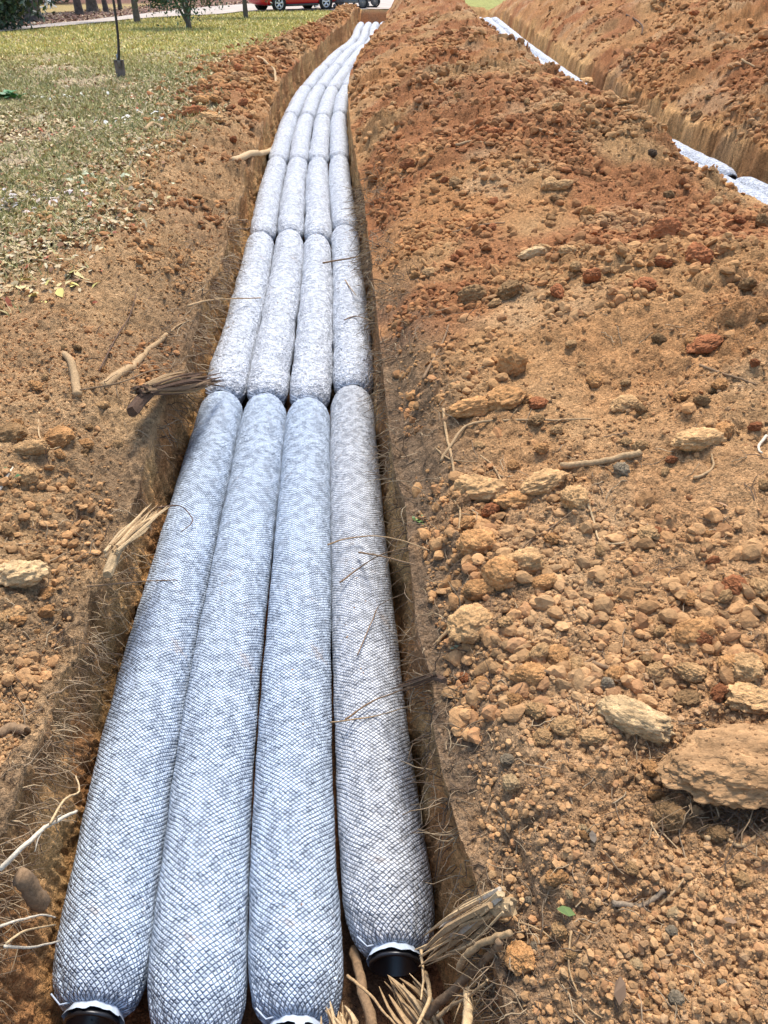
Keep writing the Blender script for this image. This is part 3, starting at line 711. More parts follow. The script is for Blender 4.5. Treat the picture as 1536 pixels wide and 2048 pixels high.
# more clods big enough to count, by stretch
import re
LM = {}
for q in NAMED:
    sn = re.split(r' (?:beside|below|above|near|on|at|in|under|with|lying|behind|right|left|close|of clay between|between|just|up|touching|standing|next|high|against|longest)\b', q[5].split(',')[0])[0].replace(' to the', '')
    if len(sn.split()) > 2 and sn not in LM: LM[sn] = (q[0], q[1])
USED = set()
def place_label(px, py, tone, r_, mid):
    sn = min(LM, key=lambda k_: math.hypot(LM[k_][0]-px, LM[k_][1]-py)); dx, dy = px-LM[sn][0], py-LM[sn][1]; d = math.hypot(dx, dy)
    where = ('right of' if dx > 0 else 'left of') if abs(dx) > abs(dy) else ('below' if dy > 0 else 'above')
    lab = '%s %s clod %s %s the %s' % ('small' if r_ < mid else 'larger', tone, 'close' if d < 60 else 'some way', where, sn)
    if lab in USED: return None
    USED.add(lab); return lab
REG = [
 ('right', 60, lambda: (rnd.uniform(930, 1530), rnd.uniform(640, 1420)), (.020, .040), ['tan', 'orange', 'orange', 'brown', 'red'], 'fist sized tan or orange clod loose on the near slope of the mound', 'fist sized clods on the near slope'),
 ('low', 24, lambda: (rnd.uniform(1000, 1530), rnd.uniform(1450, 2040)), (.009, .018), ['tan', 'pale', 'orange', 'grey'], 'pebble sized tan stone on the flat soil at the lower right', 'small stones on the lower right soil'),
 ('upper', 44, lambda: (rnd.uniform(760, 1530), rnd.uniform(120, 620)), (.035, .075), ['red', 'orange', 'red', 'tan', 'brown'], 'reddish clod loose on the upper stretch of the mound', 'reddish clods on the upper mound'),
 ('left', 34, lambda: (rnd.uniform(0, 300), rnd.uniform(700, 1320)), (.012, .032), ['tan', 'brown', 'orange'], 'small brown clod loose on the left bank', 'small clods on the left bank'),
 ('lspoil', 38, lambda: (rnd.uniform(400, 700), rnd.uniform(45, 300)), (.04, .10), ['orange', 'red', 'tan', 'orange'], 'orange clod on the heaped left edge of the trench far off', 'orange clods along the far left edge of the trench'),
]
for nm, n, fn, (r0, r1), tones, lab, grp in REG:
    done = 0; tries = 0
    while done < n and tries < 2000:
        tries += 1; px, py = fn(); p = at(px, py)
        d = p[0]-float(tc(p[1]))
        if abs(d) < HW+.04 or abs(p[0]-float(trc(p[1]))) < .6: continue
        if nm == 'lspoil' and (d > 0 or d < -1.9): continue
        if nm == 'left' and d > -HW-.1: continue
        r_ = rnd.uniform(0, 1)**2*(r1-r0)+r0
        p[2] = fine(p[0], p[1])[0]; tone = rnd.choice(tones); lb = place_label(px, py, tone, r_, r0+(r1-r0)*.3)
        if not lb: continue
        clod(p, r_, r_*rnd.uniform(.65, .95), r_*rnd.uniform(.5, .8), tone, lb, grp, None, .3, .5)
        done += 1
# the countless crumbs: one body of stuff
def scatter(name, lib, n, fn, r0, r1, pw, lab, tones, sink=.25):
    px, py, k = fn(n); X, Y = px, py
    Z = (fine if name != 'pipe_crumbs' else full)(X, Y); R = (rng.random(len(X))**pw)*(r1-r0)+r0; R = R*k
    Vs, Fs, Cs = [], [], []; off = 0; which = rng.integers(0, len(lib), len(X)); tn = rng.integers(0, len(tones), len(X))
    TC = np.array([TONES[t] for t in tones])
    for li, (P, Fq) in enumerate(lib):
        m = np.where(which == li)[0]; nb = len(m)
        if not nb: continue
        a = rng.random(nb)*6.283; ca, sa = np.cos(a), np.sin(a)
        sc_ = np.stack([R[m], R[m]*rng.uniform(.6, 1, nb), R[m]*rng.uniform(.45, .85, nb)], 1)
        Q_ = P[None]*sc_[:, None]
        tx = rng.normal(0, .3, nb)[:, None]; Q_ = np.stack([Q_[..., 0], Q_[..., 1], Q_[..., 2]+Q_[..., 0]*tx], -1)
        x = Q_[..., 0]*ca[:, None]-Q_[..., 1]*sa[:, None]; y = Q_[..., 0]*sa[:, None]+Q_[..., 1]*ca[:, None]
        W = np.stack([x+X[m][:, None], y+Y[m][:, None], Q_[..., 2]+(Z[m]+R[m]*(.6-sink))[:, None]], -1)
        Vs.append(W.reshape(-1, 3)); Fs.append((Fq[None]+(np.arange(nb)*len(P))[:, None, None]+off).reshape(-1, 3)); off += nb*len(P)
        cc = (.28*TC[tn[m]]+.72*soilcol(X[m], Y[m], np.full(nb, .5)))*rng.uniform(.62, 1.08, (nb, 1))*np.array([1, .98, .95]); Cs.append(np.repeat(cc, len(P), 0))
    o = mk(name, np.concatenate(Vs), np.concatenate(Fs), M['crumb'], np.concatenate(Cs), None, False); tag(o, label=lab, kind='stuff'); return o
def spread(xa, xb, ya, yb, side, clumpy=1.0, seed=5, pw=1.4):
    def f(n):
        n2 = n*4; za = max(ya*CP+.9, .9); zb = yb*CP+.9
        uu = rng.random(n2); z = (za**(1-pw)+(zb**(1-pw)-za**(1-pw))*uu)**(1/(1-pw)); Y = (z-.9)/CP
        X = rng.uniform(0, 1, n2)
        if side > 0: lo = tc(Y)+HW+.05; hi = np.minimum(np.maximum(.56*z+.2, lo+.5), xb)
        else: hi = tc(Y)-HW-.05; lo = np.maximum(hi-xa-0*Y, -.58*z-.3)
        X = lo+(hi-lo)*X
        z = z+0; keep = (np.abs(X-trc(Y)) > .62) & (rng.random(n2) < np.clip(.45+clumpy*1.7*fbm(X, Y, .6, 3, seed), .04, 1))
        if side < 0: keep &= rng.random(n2) < np.clip(1.3-(hi-X)/1.2, .05, 1)
        X, Y = X[keep][:n], Y[keep][:n]
        return X, Y, np.clip((Y*CP+.9)/3., 1, 4)**.7
    return f
mix = ['tan', 'orange', 'orange', 'tan', 'brown', 'red']
scatter('loose_crumbs', LIBL, 6500, spread(0, 12, 1.2, 26, 1, 1.5, 205, 1.15), .006, .034, 3.2, 'crumbs of clay strewn over the spoil mounds', mix, .50)
scatter('slope_crumbs', LIBL, 9000, spread(0, 12, 3.6, 18, 1, 2.2, 245, 1.05), .006, .028, 2.0, 'clumps of clay crumbs over the upper slope of the mound', ['red', 'orange', 'brown', 'tan'], .45)
scatter('fine_crumbs', LIBT, 26000, spread(0, 9, .3, 12, 1, 1.5, 225, 1.75), .0020, .013, 4.0, 'fine crumbs of clay over the near slope', mix+['pale', 'tan', 'dark', 'grey'])
scatter('bank_crumbs', LIBL, 4800, spread(1.9, 0, .9, 30, -1, 1.3, 215, 1.25), .005, .024, 3.0, 'crumbs of clay on the left bank', ['tan', 'brown', 'orange', 'tan'])
scatter('fine_bank_crumbs', LIBT, 26000, spread(1.5, 0, .2, 9, -1, .8, 235, 1.5), .0022, .010, 3.0, 'fine crumbs of clay on the left bank', ['tan', 'brown', 'brown', 'pale'])
def on_pipes(n):
    Y = rng.uniform(.9, 9, n)**1.0; ln = rng.choice([-1.5, -.5, .5, 1.5, 1.5, -1.5], n); X = tc(Y)+ln*.2425+rng.normal(0, .035, n); k = fbm(X, Y, .5, 3, 401) > .06
    return X[k], Y[k], np.ones(int(k.sum()))
_full = full
def full(x, y): return base(y)-DEPTH+.012+2*R0-.006-((x-tc(y))/.2425-np.floor((x-tc(y))/.2425)-.5)**2*.25
scatter('pipe_crumbs', LIBT, 1500, on_pipes, .0015, .006, 2, 'crumbs of clay dropped on the drain bundles', ['tan', 'brown', 'orange'], .5)
full = _full
def leftfar(n):
    Y = rng.uniform(11, 31, n*2); X = tc(Y)-HW-.05-np.abs(rng.normal(0, .7, n*2)); return X[:n], Y[:n], np.ones(n)
scatter('heaped_crumbs', LIBL, 2600, leftfar, .02, .075, 2, 'orange crumbs heaped along the far left edge', ['orange', 'tan', 'red', 'orange'])

# ------------------------------------------------------------------ sticks and roots
WOOD = {'pale': (.52, .36, .19), 'tan': (.40, .26, .13), 'brown': (.24, .15, .08), 'dark': (.13, .075, .045), 'grey': (.27, .20, .13), 'white': (.62, .52, .38)}
def smoothpts(pts, n=4):
    pts = [Vector(p) for p in pts]; out = []
    for i in range(len(pts)-1):
        a = pts[max(i-1, 0)]; b = pts[i]; c_ = pts[i+1]; d = pts[min(i+2, len(pts)-1)]
        for k in range(n):
            t = k/n; out.append(.5*((2*b)+(c_-a)*t+(2*a-5*b+4*c_-d)*t*t+(3*b-a-3*c_+d)*t**3))
    out.append(pts[-1]); return out
def stick(pl, r, tone, label, cat='stick', name='stick', taper=.5, off=None, twigs=0, seed=0, group=None):
    """pl: (px, py) on the ground, or (px, py, z) at height z"""
    W = []
    for q in pl:
        if len(q) == 3: W.append(Vector(at(q[0], q[1], q[2])))
        else:
            a_ = at(q[0], q[1], None, r*.5); a_[2] = max(a_[2], fine(a_[0], a_[1])[0]+r*.6+.003) if off is None else a_[2]; W.append(Vector(a_))
    o0 = W[0].copy(); P = smoothpts([w_-o0 for w_ in W], 5); rr = random.Random(seed+int(pl[0][0]))
    P = [p+Vector((rr.gauss(0, .12), rr.gauss(0, .12), rr.gauss(0, .12)))*r for p in P]
    n = len(P); mb = MB(); col = WOOD[tone]
    mb.tube(P, [r*(1-(1-taper)*i/(n-1))*(1+.05*rr.uniform(-1, 1)) for i in range(n)], 8, col)
    for _ in range(twigs):
        i = rr.randrange(1, n-1); a = P[i]; dv = Vector((rr.uniform(-1, 1), rr.uniform(-1, 1), rr.uniform(-.1, .5))).normalized()
        L_ = rr.uniform(4, 12)*r; mb.tube([a, a+dv*L_*.5+Vector((0, 0, r)), a+dv*L_], [r*.4, r*.3, r*.15], 5, col)
    o = mb.build(name, M['rootwood']); o.location = o0; tag(o, label, cat, group); return o
def splinter(p0, p1, wdt, n, tone2, label, spread_=.5, seed=1, name='splintered_root'):
    """a torn root: a tapering bundle of separate strands fanning from one end"""
    rr = random.Random(seed); a = Vector(at(*p0)); b = Vector(at(*p1)); d = b-a; L_ = d.length; t = d.normalized(); s1 = t.cross(Vector((0, 0, 1))).normalized(); s2 = t.cross(s1)
    mb = MB()
    for k in range(n):
        an = rr.uniform(0, 6.28); q = rr.random()**.6*wdt; st = (s1*math.cos(an)+s2*math.sin(an)*.6)*q
        e = rr.uniform(.55, 1.1); fan = (s1*math.cos(an)+s2*math.sin(an)*.6)*wdt*spread_*rr.uniform(.2, 2.0)
        c_ = Vector(WOOD[rr.choice(tone2)])*rr.uniform(.75, 1.15)
        mid = st*1.0+t*L_*e*.5+fan*.3+Vector((rr.gauss(0, 1), rr.gauss(0, 1), rr.gauss(0, 1)))*wdt*.38
        r_ = wdt*rr.uniform(.10, .30)
        mb.tube(smoothpts([st-t*rr.uniform(0, .15)*L_, mid, st+fan+t*L_*e], 3), [r_*.8]*3+[r_, r_*.7, r_*.5, r_*.15], 5, tuple(c_))
    cp = smoothpts([-t*.28*L_-Vector((0, 0, wdt*2.2)), Vector((0, 0, -wdt*.3)), t*L_*.35+s1*wdt*.1, t*L_*.62], 4); m_ = len(cp)
    mb.tube(cp, [wdt*(.25+.42*math.sin(math.pi*min(1, .25+i/(m_-1)))**.6*(1-.4*i/(m_-1))) for i in range(m_)], 9, tuple(Vector(WOOD[tone2[0]])*.75), jag=.28)
    o = mb.build(name, M['rootwood'], None, False); o.location = a; tag(o, label, 'root'); return o
T = -.385
stick([(465, 334), (500, 318), (530, 306), (549, 296)], .034, 'pale', 'thick pale broken branch jutting over the left trench wall', 'branch', 'broken_branch', .8)
stick([(503, 123), (520, 120), (538, 140), (549, 150), (552, 172)], .028, 'pale', 'thick pale curved root on the heaped left edge far off', 'root', 'curved_root', .7)
stick([(290, 264), (304, 252), (318, 254), (327, 264)], .022, 'tan', 'short knobbly tan root lying on the lawn edge', 'root', 'curved_root', .8)
stick([(0, 512), (60, 525), (110, 540), (165, 572)], .009, 'tan', 'long thin twig across the left dirt at the picture border', 'twig', 'twig', .5)
stick([(133, 718), (147, 742), (153, 770), (158, 802)], .014, 'tan', 'peeled bent root stub standing on the left bank', 'root', 'root_stub', 1.5)
stick([(205, 775), (245, 745), (270, 728), (300, 698), (336, 668)], .024, 'tan', 'thick half buried root along the left bank', 'root', 'buried_root', .55, off=.006)
stick([(336, 668), (365, 652), (400, 645)], .006, 'tan', 'thin whip of root beyond the half buried one', 'root', 'root_whip', .4)
stick([(375, 612, -.02), (410, 602, -.15), (450, 598, -.30), (522, 596, T)], .007, 'tan', 'thin tan root reaching over the leftmost pipe of the second row', 'root', 'root_whip', .5)
stick([(160, 780, .1), (240, 765, .12), (300, 742, .1), (345, 735, .05)], .004, 'brown', 'hair thin brown root above the splintered dark one', 'root', 'root_whip', .5)
stick([(200, 750), (235, 690), (262, 640), (275, 578)], .004, 'dark', 'tall thin dark weed stalk on the left dirt', 'stalk', 'dry_stalk', .6)
stick([(222, 700), (250, 655), (302, 592)], .004, 'dark', 'shorter dark weed stalk beside the tall one', 'stalk', 'dry_stalk', .6)
stick([(80, 830), (78, 870), (100, 900), (125, 902), (160, 885)], .004, 'pale', 'pale rootlet looping over the smooth left clod', 'root', 'root_whip', .5)
stick([(0, 985), (18, 962), (28, 940)], .006, 'white', 'short white rootlet at the left border below the hump', 'root', 'root_whip', .5)
stick([(0, 1475), (30, 1466), (58, 1470)], .014, 'brown', 'flat brown bark piece at the left border', 'bark', 'bark_piece', .9)
stick([(0, 1738, .02), (50, 1690, .04), (90, 1655, .0), (118, 1640, -.03), (153, 1622, -.1)], .0055, 'white', 'long pale forked root leaning over the left lip near the camera', 'root', 'root_whip', .6, twigs=2)
stick([(100, 1648, 0), (128, 1600, -.03), (158, 1583, -.08), (152, 1552, -.08)], .003, 'pale', 'thin pale root branching above the long forked one', 'root', 'root_whip', .6)
stick([(40, 1755, -.05), (62, 1780, -.09), (85, 1808, -.15)], .019, 'brown', 'thick sawn off root stub in the left wall', 'root', 'root_stub', 1.1)
stick([(0, 1852, .0), (40, 1840, -.03), (85, 1830, -.1), (110, 1835, -.2)], .0028, 'white', 'upper of three pale rootlets by the lowest left lip', 'root', 'root_whip', .6)
stick([(12, 1888, .0), (50, 1862, -.03), (110, 1850, -.2)], .0028, 'pale', 'middle of three pale rootlets by the lowest left lip', 'root', 'root_whip', .6)
stick([(10, 1892, .0), (60, 1895, -.08), (120, 1882, -.25)], .0032, 'white', 'lowest of three pale rootlets by the lowest left lip', 'root', 'root_whip', .6)
stick([(175, 1172, -.0), (250, 1166, -.2), (300, 1162, T), (355, 1160, T+.005)], .003, 'brown', 'brown rootlet trailing onto the leftmost near pipe, lower', 'root', 'root_whip', .6)
stick([(315, 1015, -.1), (360, 1012, -.33), (380, 1030, T+.005), (384, 1045, T+.01), (362, 1064, T+.005)], .0028, 'dark', 'hooked dark rootlet on the leftmost near pipe, upper', 'root', 'root_whip', .6)
splinter((300, 778, .02), (425, 756, -.28), .040, 42, ['dark', 'brown', 'dark', 'tan'], 'dark splintered root fanning over the first pipe joint', .75, 3)
splinter((235, 1095, .0), (318, 1018, -.15), .026, 22, ['pale', 'tan', 'pale'], 'pale splintered root stub jutting from the left bank', .45, 4)
# right side
stick([(886, 828), (892, 868), (902, 918), (912, 978), (919, 1030), (917, 1068)], .0065, 'tan', 'long upright tan stick lying down the slope near the lip', twigs=1)
stick([(881, 928), (903, 896), (930, 868), (975, 852), (1050, 846), (1120, 845), (1182, 842)], .0065, 'tan', 'long curved tan stick lying across the slope', twigs=2)
stick([(1118, 950), (1168, 937), (1220, 928), (1280, 914)], .011, 'tan', 'thick short stick resting on the long tan clod', taper=1.1)
stick([(845, 778), (868, 722), (885, 690), (897, 655)], .007, 'brown', 'dark stick leaning up the slope above the lip', twigs=2)
stick([(1398, 738), (1445, 755), (1480, 768), (1512, 776)], .006, 'brown', 'brown stick high on the right slope')
stick([(1168, 1020), (1185, 1045), (1198, 1085), (1222, 1095), (1248, 1092)], .004, 'pale', 'pale kinked rootlet dropping from the crumbly clod', 'root', 'root_whip', .7)
stick([(872, 1292), (895, 1268), (925, 1240), (962, 1212)], .0055, 'tan', 'thin stick leaning on the pale rounded lip clod')
stick([(870, 905), (900, 925), (955, 930)], .004, 'tan', 'short twig crossing the upright tan stick', 'twig', 'twig')
stick([(960, 915), (985, 935), (1010, 985), (1045, 1030), (1070, 1060)], .004, 'tan', 'thin crooked twig crossing the flat topped clod', 'twig', 'twig')
stick([(900, 1135), (950, 1138), (1010, 1126), (1060, 1090), (1105, 1060), (1150, 1035)], .004, 'brown', 'long thin twig running over the cluster of three clods', 'twig', 'twig')
stick([(1040, 1340), (1075, 1352), (1110, 1350), (1160, 1335), (1185, 1322)], .008, 'brown', 'reddish root curving below the lip clods', 'root', 'curved_root')
stick([(1185, 1332), (1210, 1342), (1238, 1346)], .008, 'brown', 'short reddish root piece above the grey stone', 'root', 'curved_root')
stick([(1222, 1822), (1255, 1820), (1285, 1812), (1325, 1792)], .006, 'grey', 'grey twig with a bent end on the lower soil', 'twig', 'twig', .8)
stick([(1318, 1815), (1340, 1798), (1362, 1770), (1364, 1735)], .0025, 'tan', 'hair thin twig rising beside the grey one', 'twig', 'twig')
stick([(1020, 1850), (1000, 1848), (1060, 1858), (1115, 1885)], .003, 'tan', 'thin arched rootlet at the bottom lip', 'root', 'root_whip')
stick([(1140, 1870), (1135, 1950), (1165, 2010), (1200, 2046)], .0022, 'tan', 'long hair root running down to the bottom border', 'root', 'root_whip')
stick([(1325, 1700), (1300, 1650), (1370, 1720), (1400, 1770)], .0022, 'pale', 'pale hair root below the rooty brown clod', 'root', 'root_whip')
stick([(1252, 33), (1270, 45), (1284, 58), (1282, 74)], .018, 'dark', 'dark bent branch on the far spoil mound', 'branch', 'bent_branch')
stick([(1480, 130), (1510, 135), (1536, 140)], .014, 'tan', 'tan stick at the right border of the far spoil mound')
stick([(905, 470), (960, 455), (1010, 450)], .008, 'brown', 'brown stick high on the mound near the lip')
stick([(912, 295), (945, 285), (972, 292)], .012, 'tan', 'short curved stick on the upper mound', )
stick([(1070, 265), (1110, 273), (1165, 270)], .012, 'tan', 'curved stick close under the far crest')
stick([(1230, 235), (1262, 228), (1290, 240)], .010, 'tan', 'thin arched stick on the very crest')
stick([(645, 526, T), (690, 518, T+.02), (725, 511, -.30), (758, 502, -.12)], .007, 'brown', 'brown twig lying over the right pipes of the second row', 'twig', 'twig')
stick([(690, 560, T), (700, 575, T), (712, 590, -.36)], .004, 'tan', 'small twig on the rightmost pipe of the second row', 'twig', 'twig')
stick([(688, 640, T), (712, 632, T), (735, 640, -.3), (760, 652, -.1)], .004, 'brown', 'thin root from the right wall over the second row', 'root', 'root_whip')
stick([(655, 1090, T), (690, 1078, T+.01), (745, 1072, -.33), (800, 1080, -.12), (858, 1100, .02)], .0032, 'tan', 'long thin root arching from the right lip onto the near pipes, upper', 'root', 'root_whip')
stick([(680, 1165, T), (720, 1135, T+.01), (765, 1108, -.25), (820, 1095, -.05)], .0032, 'brown', 'thin root crossing the right near pipe below the upper one', 'root', 'root_whip')
stick([(718, 1105, T+.01), (760, 1112, -.25), (832, 1130, .0)], .004, 'brown', 'straight brown twig poking out of the right wall', 'twig', 'twig')
stick([(690, 1440, T), (740, 1405, T+.01), (790, 1385, -.33), (850, 1365, -.15)], .0032, 'brown', 'brown root lying on the right near pipe halfway', 'root', 'root_whip')
stick([(660, 1445, T-.03), (700, 1440, T+.006), (760, 1430, T), (830, 1408, -.2)], .0025, 'tan', 'fine root just below the brown one on the right near pipe', 'root', 'root_whip')
stick([(715, 1310, T), (745, 1240, T), (760, 1210, T-.01), (812, 1185, -.15)], .0022, 'brown', 'hair root draped along the right near pipe', 'root', 'root_whip')
splinter((865, 1352, -.02), (792, 1376, -.30), .014, 12, ['dark', 'brown'], 'dark splinters sticking from the right wall halfway', .5, 6)
splinter((985, 1812, -.03), (845, 1908, -.36), .030, 26, ['pale', 'white', 'pale', 'tan'], 'big pale torn root beside the end of the rightmost near pipe', .35, 7)
splinter((868, 2070, -.42), (782, 1950, -.44), .030, 20, ['tan', 'pale', 'tan'], 'thick split root piece standing in the hole by the pipe end', .25, 8)
splinter((842, 2080, -.50), (786, 1975, -.48), .012, 10, ['tan', 'pale'], 'thin split root left of the thick one in the hole', .3, 9)
splinter((690, 2080, -.36), (672, 2010, -.36), .028, 18, ['pale', 'tan', 'pale'], 'broken stump of root between the middle near pipe ends', .3, 10)
stick([(708, 1900, -.55), (722, 1970, -.50), (748, 2060, -.44)], .013, 'brown', 'smooth brown root standing between the last two pipe ends', 'root', 'root_stub', 1.0)
stick([(695, 1952, -.42), (735, 1985, -.38), (765, 2020, -.34), (800, 2060, -.30)], .004, 'tan', 'thin tan root slanting across the smooth brown one', 'root', 'root_whip')
stick([(852, 2030, -.36), (900, 1985, -.28), (950, 1940, -.18), (985, 1905, -.08), (1000, 1885, -.02)], .010, 'brown', 'long brown root curving from the right wall into the hole', 'root', 'curved_root', .8)
stick([(918, 1938, -.2), (935, 1910, -.12), (975, 1882, -.05), (1020, 1865, 0)], .008, 'tan', 'tan root above the long brown one in the right wall', 'root', 'curved_root', .8)
stick([(842, 1900, -.36), (846, 1950, -.34), (842, 2000, -.30)], .004, 'pale', 'slim pale root hanging in front of the pipe opening', 'root', 'root_whip')
stick([(850, 1945, -.36), (860, 1990, -.32), (845, 2030, -.28), (830, 2060, -.26)], .006, 'pale', 'pale flat root strip hanging lower in front of the opening', 'root', 'root_whip')
stick([(938, 1982, -.18), (936, 2020, -.14), (934, 2062, -.1)], .010, 'pale', 'short pale upright stake of root at the bottom border', 'root', 'root_stub', 1.0)
stick([(875, 2035, -.30), (905, 2010, -.25), (935, 1995, -.16), (975, 1960, -.04)], .005, 'tan', 'kinked tan root to the left of the short upright stake', 'root', 'root_whip', twigs=3)
stick([(1405, 1690), (1440, 1680), (1480, 1700), (1535, 1650)], .006, 'tan', 'stout tan root looping out from under the sod', 'root', 'root_whip')
stick([(1385, 965), (1400, 960), (1425, 935), (1422, 912)], .006, 'tan', 'tan root curling below the long jagged clod', 'root', 'root_whip')
stick([(1530, 880), (1515, 900), (1520, 915)], .006, 'white', 'white rootlet hook at the right border', 'root', 'root_whip')

# hair roots, past counting: from both lips and walls, and over the topsoil
def hair_roots():
    mb = MB(); tones = [(.30, .21, .125), (.20, .135, .08), (.40, .29, .17), (.14, .09, .055)]
    for side, n, ymax in ((-1, 3000, 6.5), (1, 3400, 7.0)):
        for _ in range(n):
            y = .35+(ymax-.35)*rnd.random()**2.0; e = float(eL(y) if side < 0 else eR(y))
            clump = float(fbm(np.array(y), np.array(side*3.), .35, 2, 301))
            if rnd.random() > .65+1.6*clump: continue
            mode = rnd.random(); tn = rnd.choice(tones); k = max(1, (y*CP+.9)/2.2)
            if mode < .5:     # out of the wall into the trench
                zt = float(top(e+side*.03, y)); z = zt-abs(rnd.gauss(0, .10))-.01
                p = Vector((e+side*.01, y, z)); d = Vector((-side, rnd.uniform(-.9, .6), rnd.uniform(-.5, .4))).normalized(); L_ = rnd.uniform(.03, .13)
                g = -.5
            else:             # lying tangled on the lip
                x = e+side*abs(rnd.gauss(0, .13 if side > 0 else .2)); p = Vector((x, y, float(top(x, y))+.018))
                a = rnd.uniform(0, 6.28); d = Vector((math.cos(a), math.sin(a), rnd.uniform(-.1, .7))).normalized(); L_ = rnd.uniform(.03, .11); g = -.35
            L_ *= k**.5; pts = [p]
            for s_ in range(5):
                d = (d+Vector((rnd.gauss(0, .38), rnd.gauss(0, .38), rnd.gauss(0, .25)+g*.25))).normalized(); pts.append(pts[-1]+d*L_/5)
            r_ = rnd.uniform(.0007, .0021)*k**.6
            mb.tube(pts, [r_]*3+[r_*.8, r_*.6, r_*.35], 3, tn, caps=False)
    for _ in range(420):      # loose hair roots on the slope
        px, py = rnd.uniform(900, 1536), rnd.uniform(500, 2040); p = at(px, py, None, .01)
        if abs(p[0]-float(tc(p[1]))) < HW+.03: continue
        d = Vector((rnd.gauss(0, 1), rnd.gauss(0, 1), .15)).normalized(); L_ = rnd.uniform(.03, .12); pts = [Vector(p)]
        for s_ in range(5):
            d = (d+Vector((rnd.gauss(0, .35), rnd.gauss(0, .35), rnd.gauss(0, .1)))).normalized(); q = pts[-1]+d*L_/5; q.z = float(full(q.x, q.y))+.012+.008*rnd.random(); pts.append(q)
        r_ = rnd.uniform(.0009, .002); mb.tube(pts, [r_]*6, 3, rnd.choice(tones), caps=False)
    o = mb.build('hair_roots', M['rootwood']); tag(o, label='tangle of hair roots along the trench lips', kind='stuff')
hair_roots()

# ------------------------------------------------------------------ lawn grass and fallen leaves
def on_lawn(n, ya, yb, pw, margin=.0, soft=.5):
    z0, z1 = ya*CP+.9, yb*CP+.9; uu = rng.random(n); z = (z0**(1-pw)+(z1**(1-pw)-z0**(1-pw))*uu)**(1/(1-pw)); Y = (z-.9)/CP
    hi = tc(Y)-HW-.4; lo = -.54*z-.4; X = lo+(hi-lo)*rng.random(n)
    u_ = tc(Y)-HW-.03-X
    wd = 1.35+.35*fbm(X, Y, 1.2, 3, 41)+.10*fbm(X, Y, .25, 3, 42)
    wd = wd*np.interp(Y, [0, 4, 8, 14, 20, 26, 31, 33], [1.6, 1.15, .85, .9, .9, .8, .8, 0])
    k = (rng.random(n) < sst(-soft-margin, soft-margin, u_-wd)) & (X > drive_low(Y)+.15)
    return X[k], Y[k]
def grass():
    X, Y = on_lawn(200000, 2.6, 52, 1.45, -.1, 1.0)
    patch = fbm(X, Y, 1.5, 4, 46)+fbm(X, Y, .3, 2, 90)*.7; k = rng.random(len(X)) < np.clip(.62+1.5*patch+.02*Y, .08, 1); X, Y = X[k], Y[k]
    Z = fine(X, Y); n = len(X); zc_ = Y*CP+.9
    h = rng.uniform(.018, .05, n)*(1+.03*zc_); wd = rng.uniform(.0025, .005, n)*np.clip(zc_/4, 1, 6); a = rng.random(n)*6.28
    lx = rng.normal(0, .7, n)*h; ly = rng.normal(0, .7, n)*h
    P = np.stack([np.stack([X-np.cos(a)*wd, Y-np.sin(a)*wd, Z-.004], 1), np.stack([X+np.cos(a)*wd, Y+np.sin(a)*wd, Z-.004], 1), np.stack([X+lx, Y+ly, Z+h], 1)], 1)
    g = rng.random(n)[:, None]; far_ = sst(12, 19, Y)[:, None]
    col = np.where(g < .30+.1*far_, [.27, .265, .10], np.where(g < .75, [.42, .38, .14], [.55, .43, .22]))*rng.uniform(.7, 1.25, (n, 1))*(1+far_*np.array([[.55, .45, .1]]))
    o = mk('grass', P.reshape(-1, 3), np.arange(3*n).reshape(-1, 3), M['leaf'], np.repeat(col, 3, 0), None, False); tag(o, label='short dry grass of the lawn', kind='stuff')
grass()
LEAFC = np.array([[.66, .56, .38], [.55, .42, .24], [.62, .55, .30], [.40, .27, .14], [.28, .14, .07], [.60, .50, .36], [.72, .66, .50], [.45, .12, .06]])
def leaf_geo(X, Y, Z, size, cols, up=.5):
    n = len(X); a = rng.random(n)*6.283; L_ = size; Wd = size*rng.uniform(.45, .7, n)
    loc = np.array([[-1, 0, 0], [-.35, .8, .25], [.45, .65, .3], [1, 0, .1], [.45, -.65, .35], [-.35, -.8, .2]])
    P = np.stack([loc[None, :, 0]*L_[:, None]*.5, loc[None, :, 1]*Wd[:, None]*.5, loc[None, :, 2]*L_[:, None]*up*rng.uniform(-.3, 1.2, (n, 1))], -1)
    tx = rng.normal(0, .35, (n, 1)); ty = rng.normal(0, .35, (n, 1)); P[..., 2] += P[..., 0]*tx+P[..., 1]*ty
    x = P[..., 0]*np.cos(a)[:, None]-P[..., 1]*np.sin(a)[:, None]; y = P[..., 0]*np.sin(a)[:, None]+P[..., 1]*np.cos(a)[:, None]
    P = np.stack([x+X[:, None], y+Y[:, None], P[..., 2]+Z[:, None]+.012], -1)
    b = (np.arange(n)*6)[:, None]; Fq = np.concatenate([b+np.array([[0, 5, 4, 1]]), b+np.array([[1, 4, 3, 2]])], 0)
    return P.reshape(-1, 3), Fq, np.repeat(cols, 6, 0)
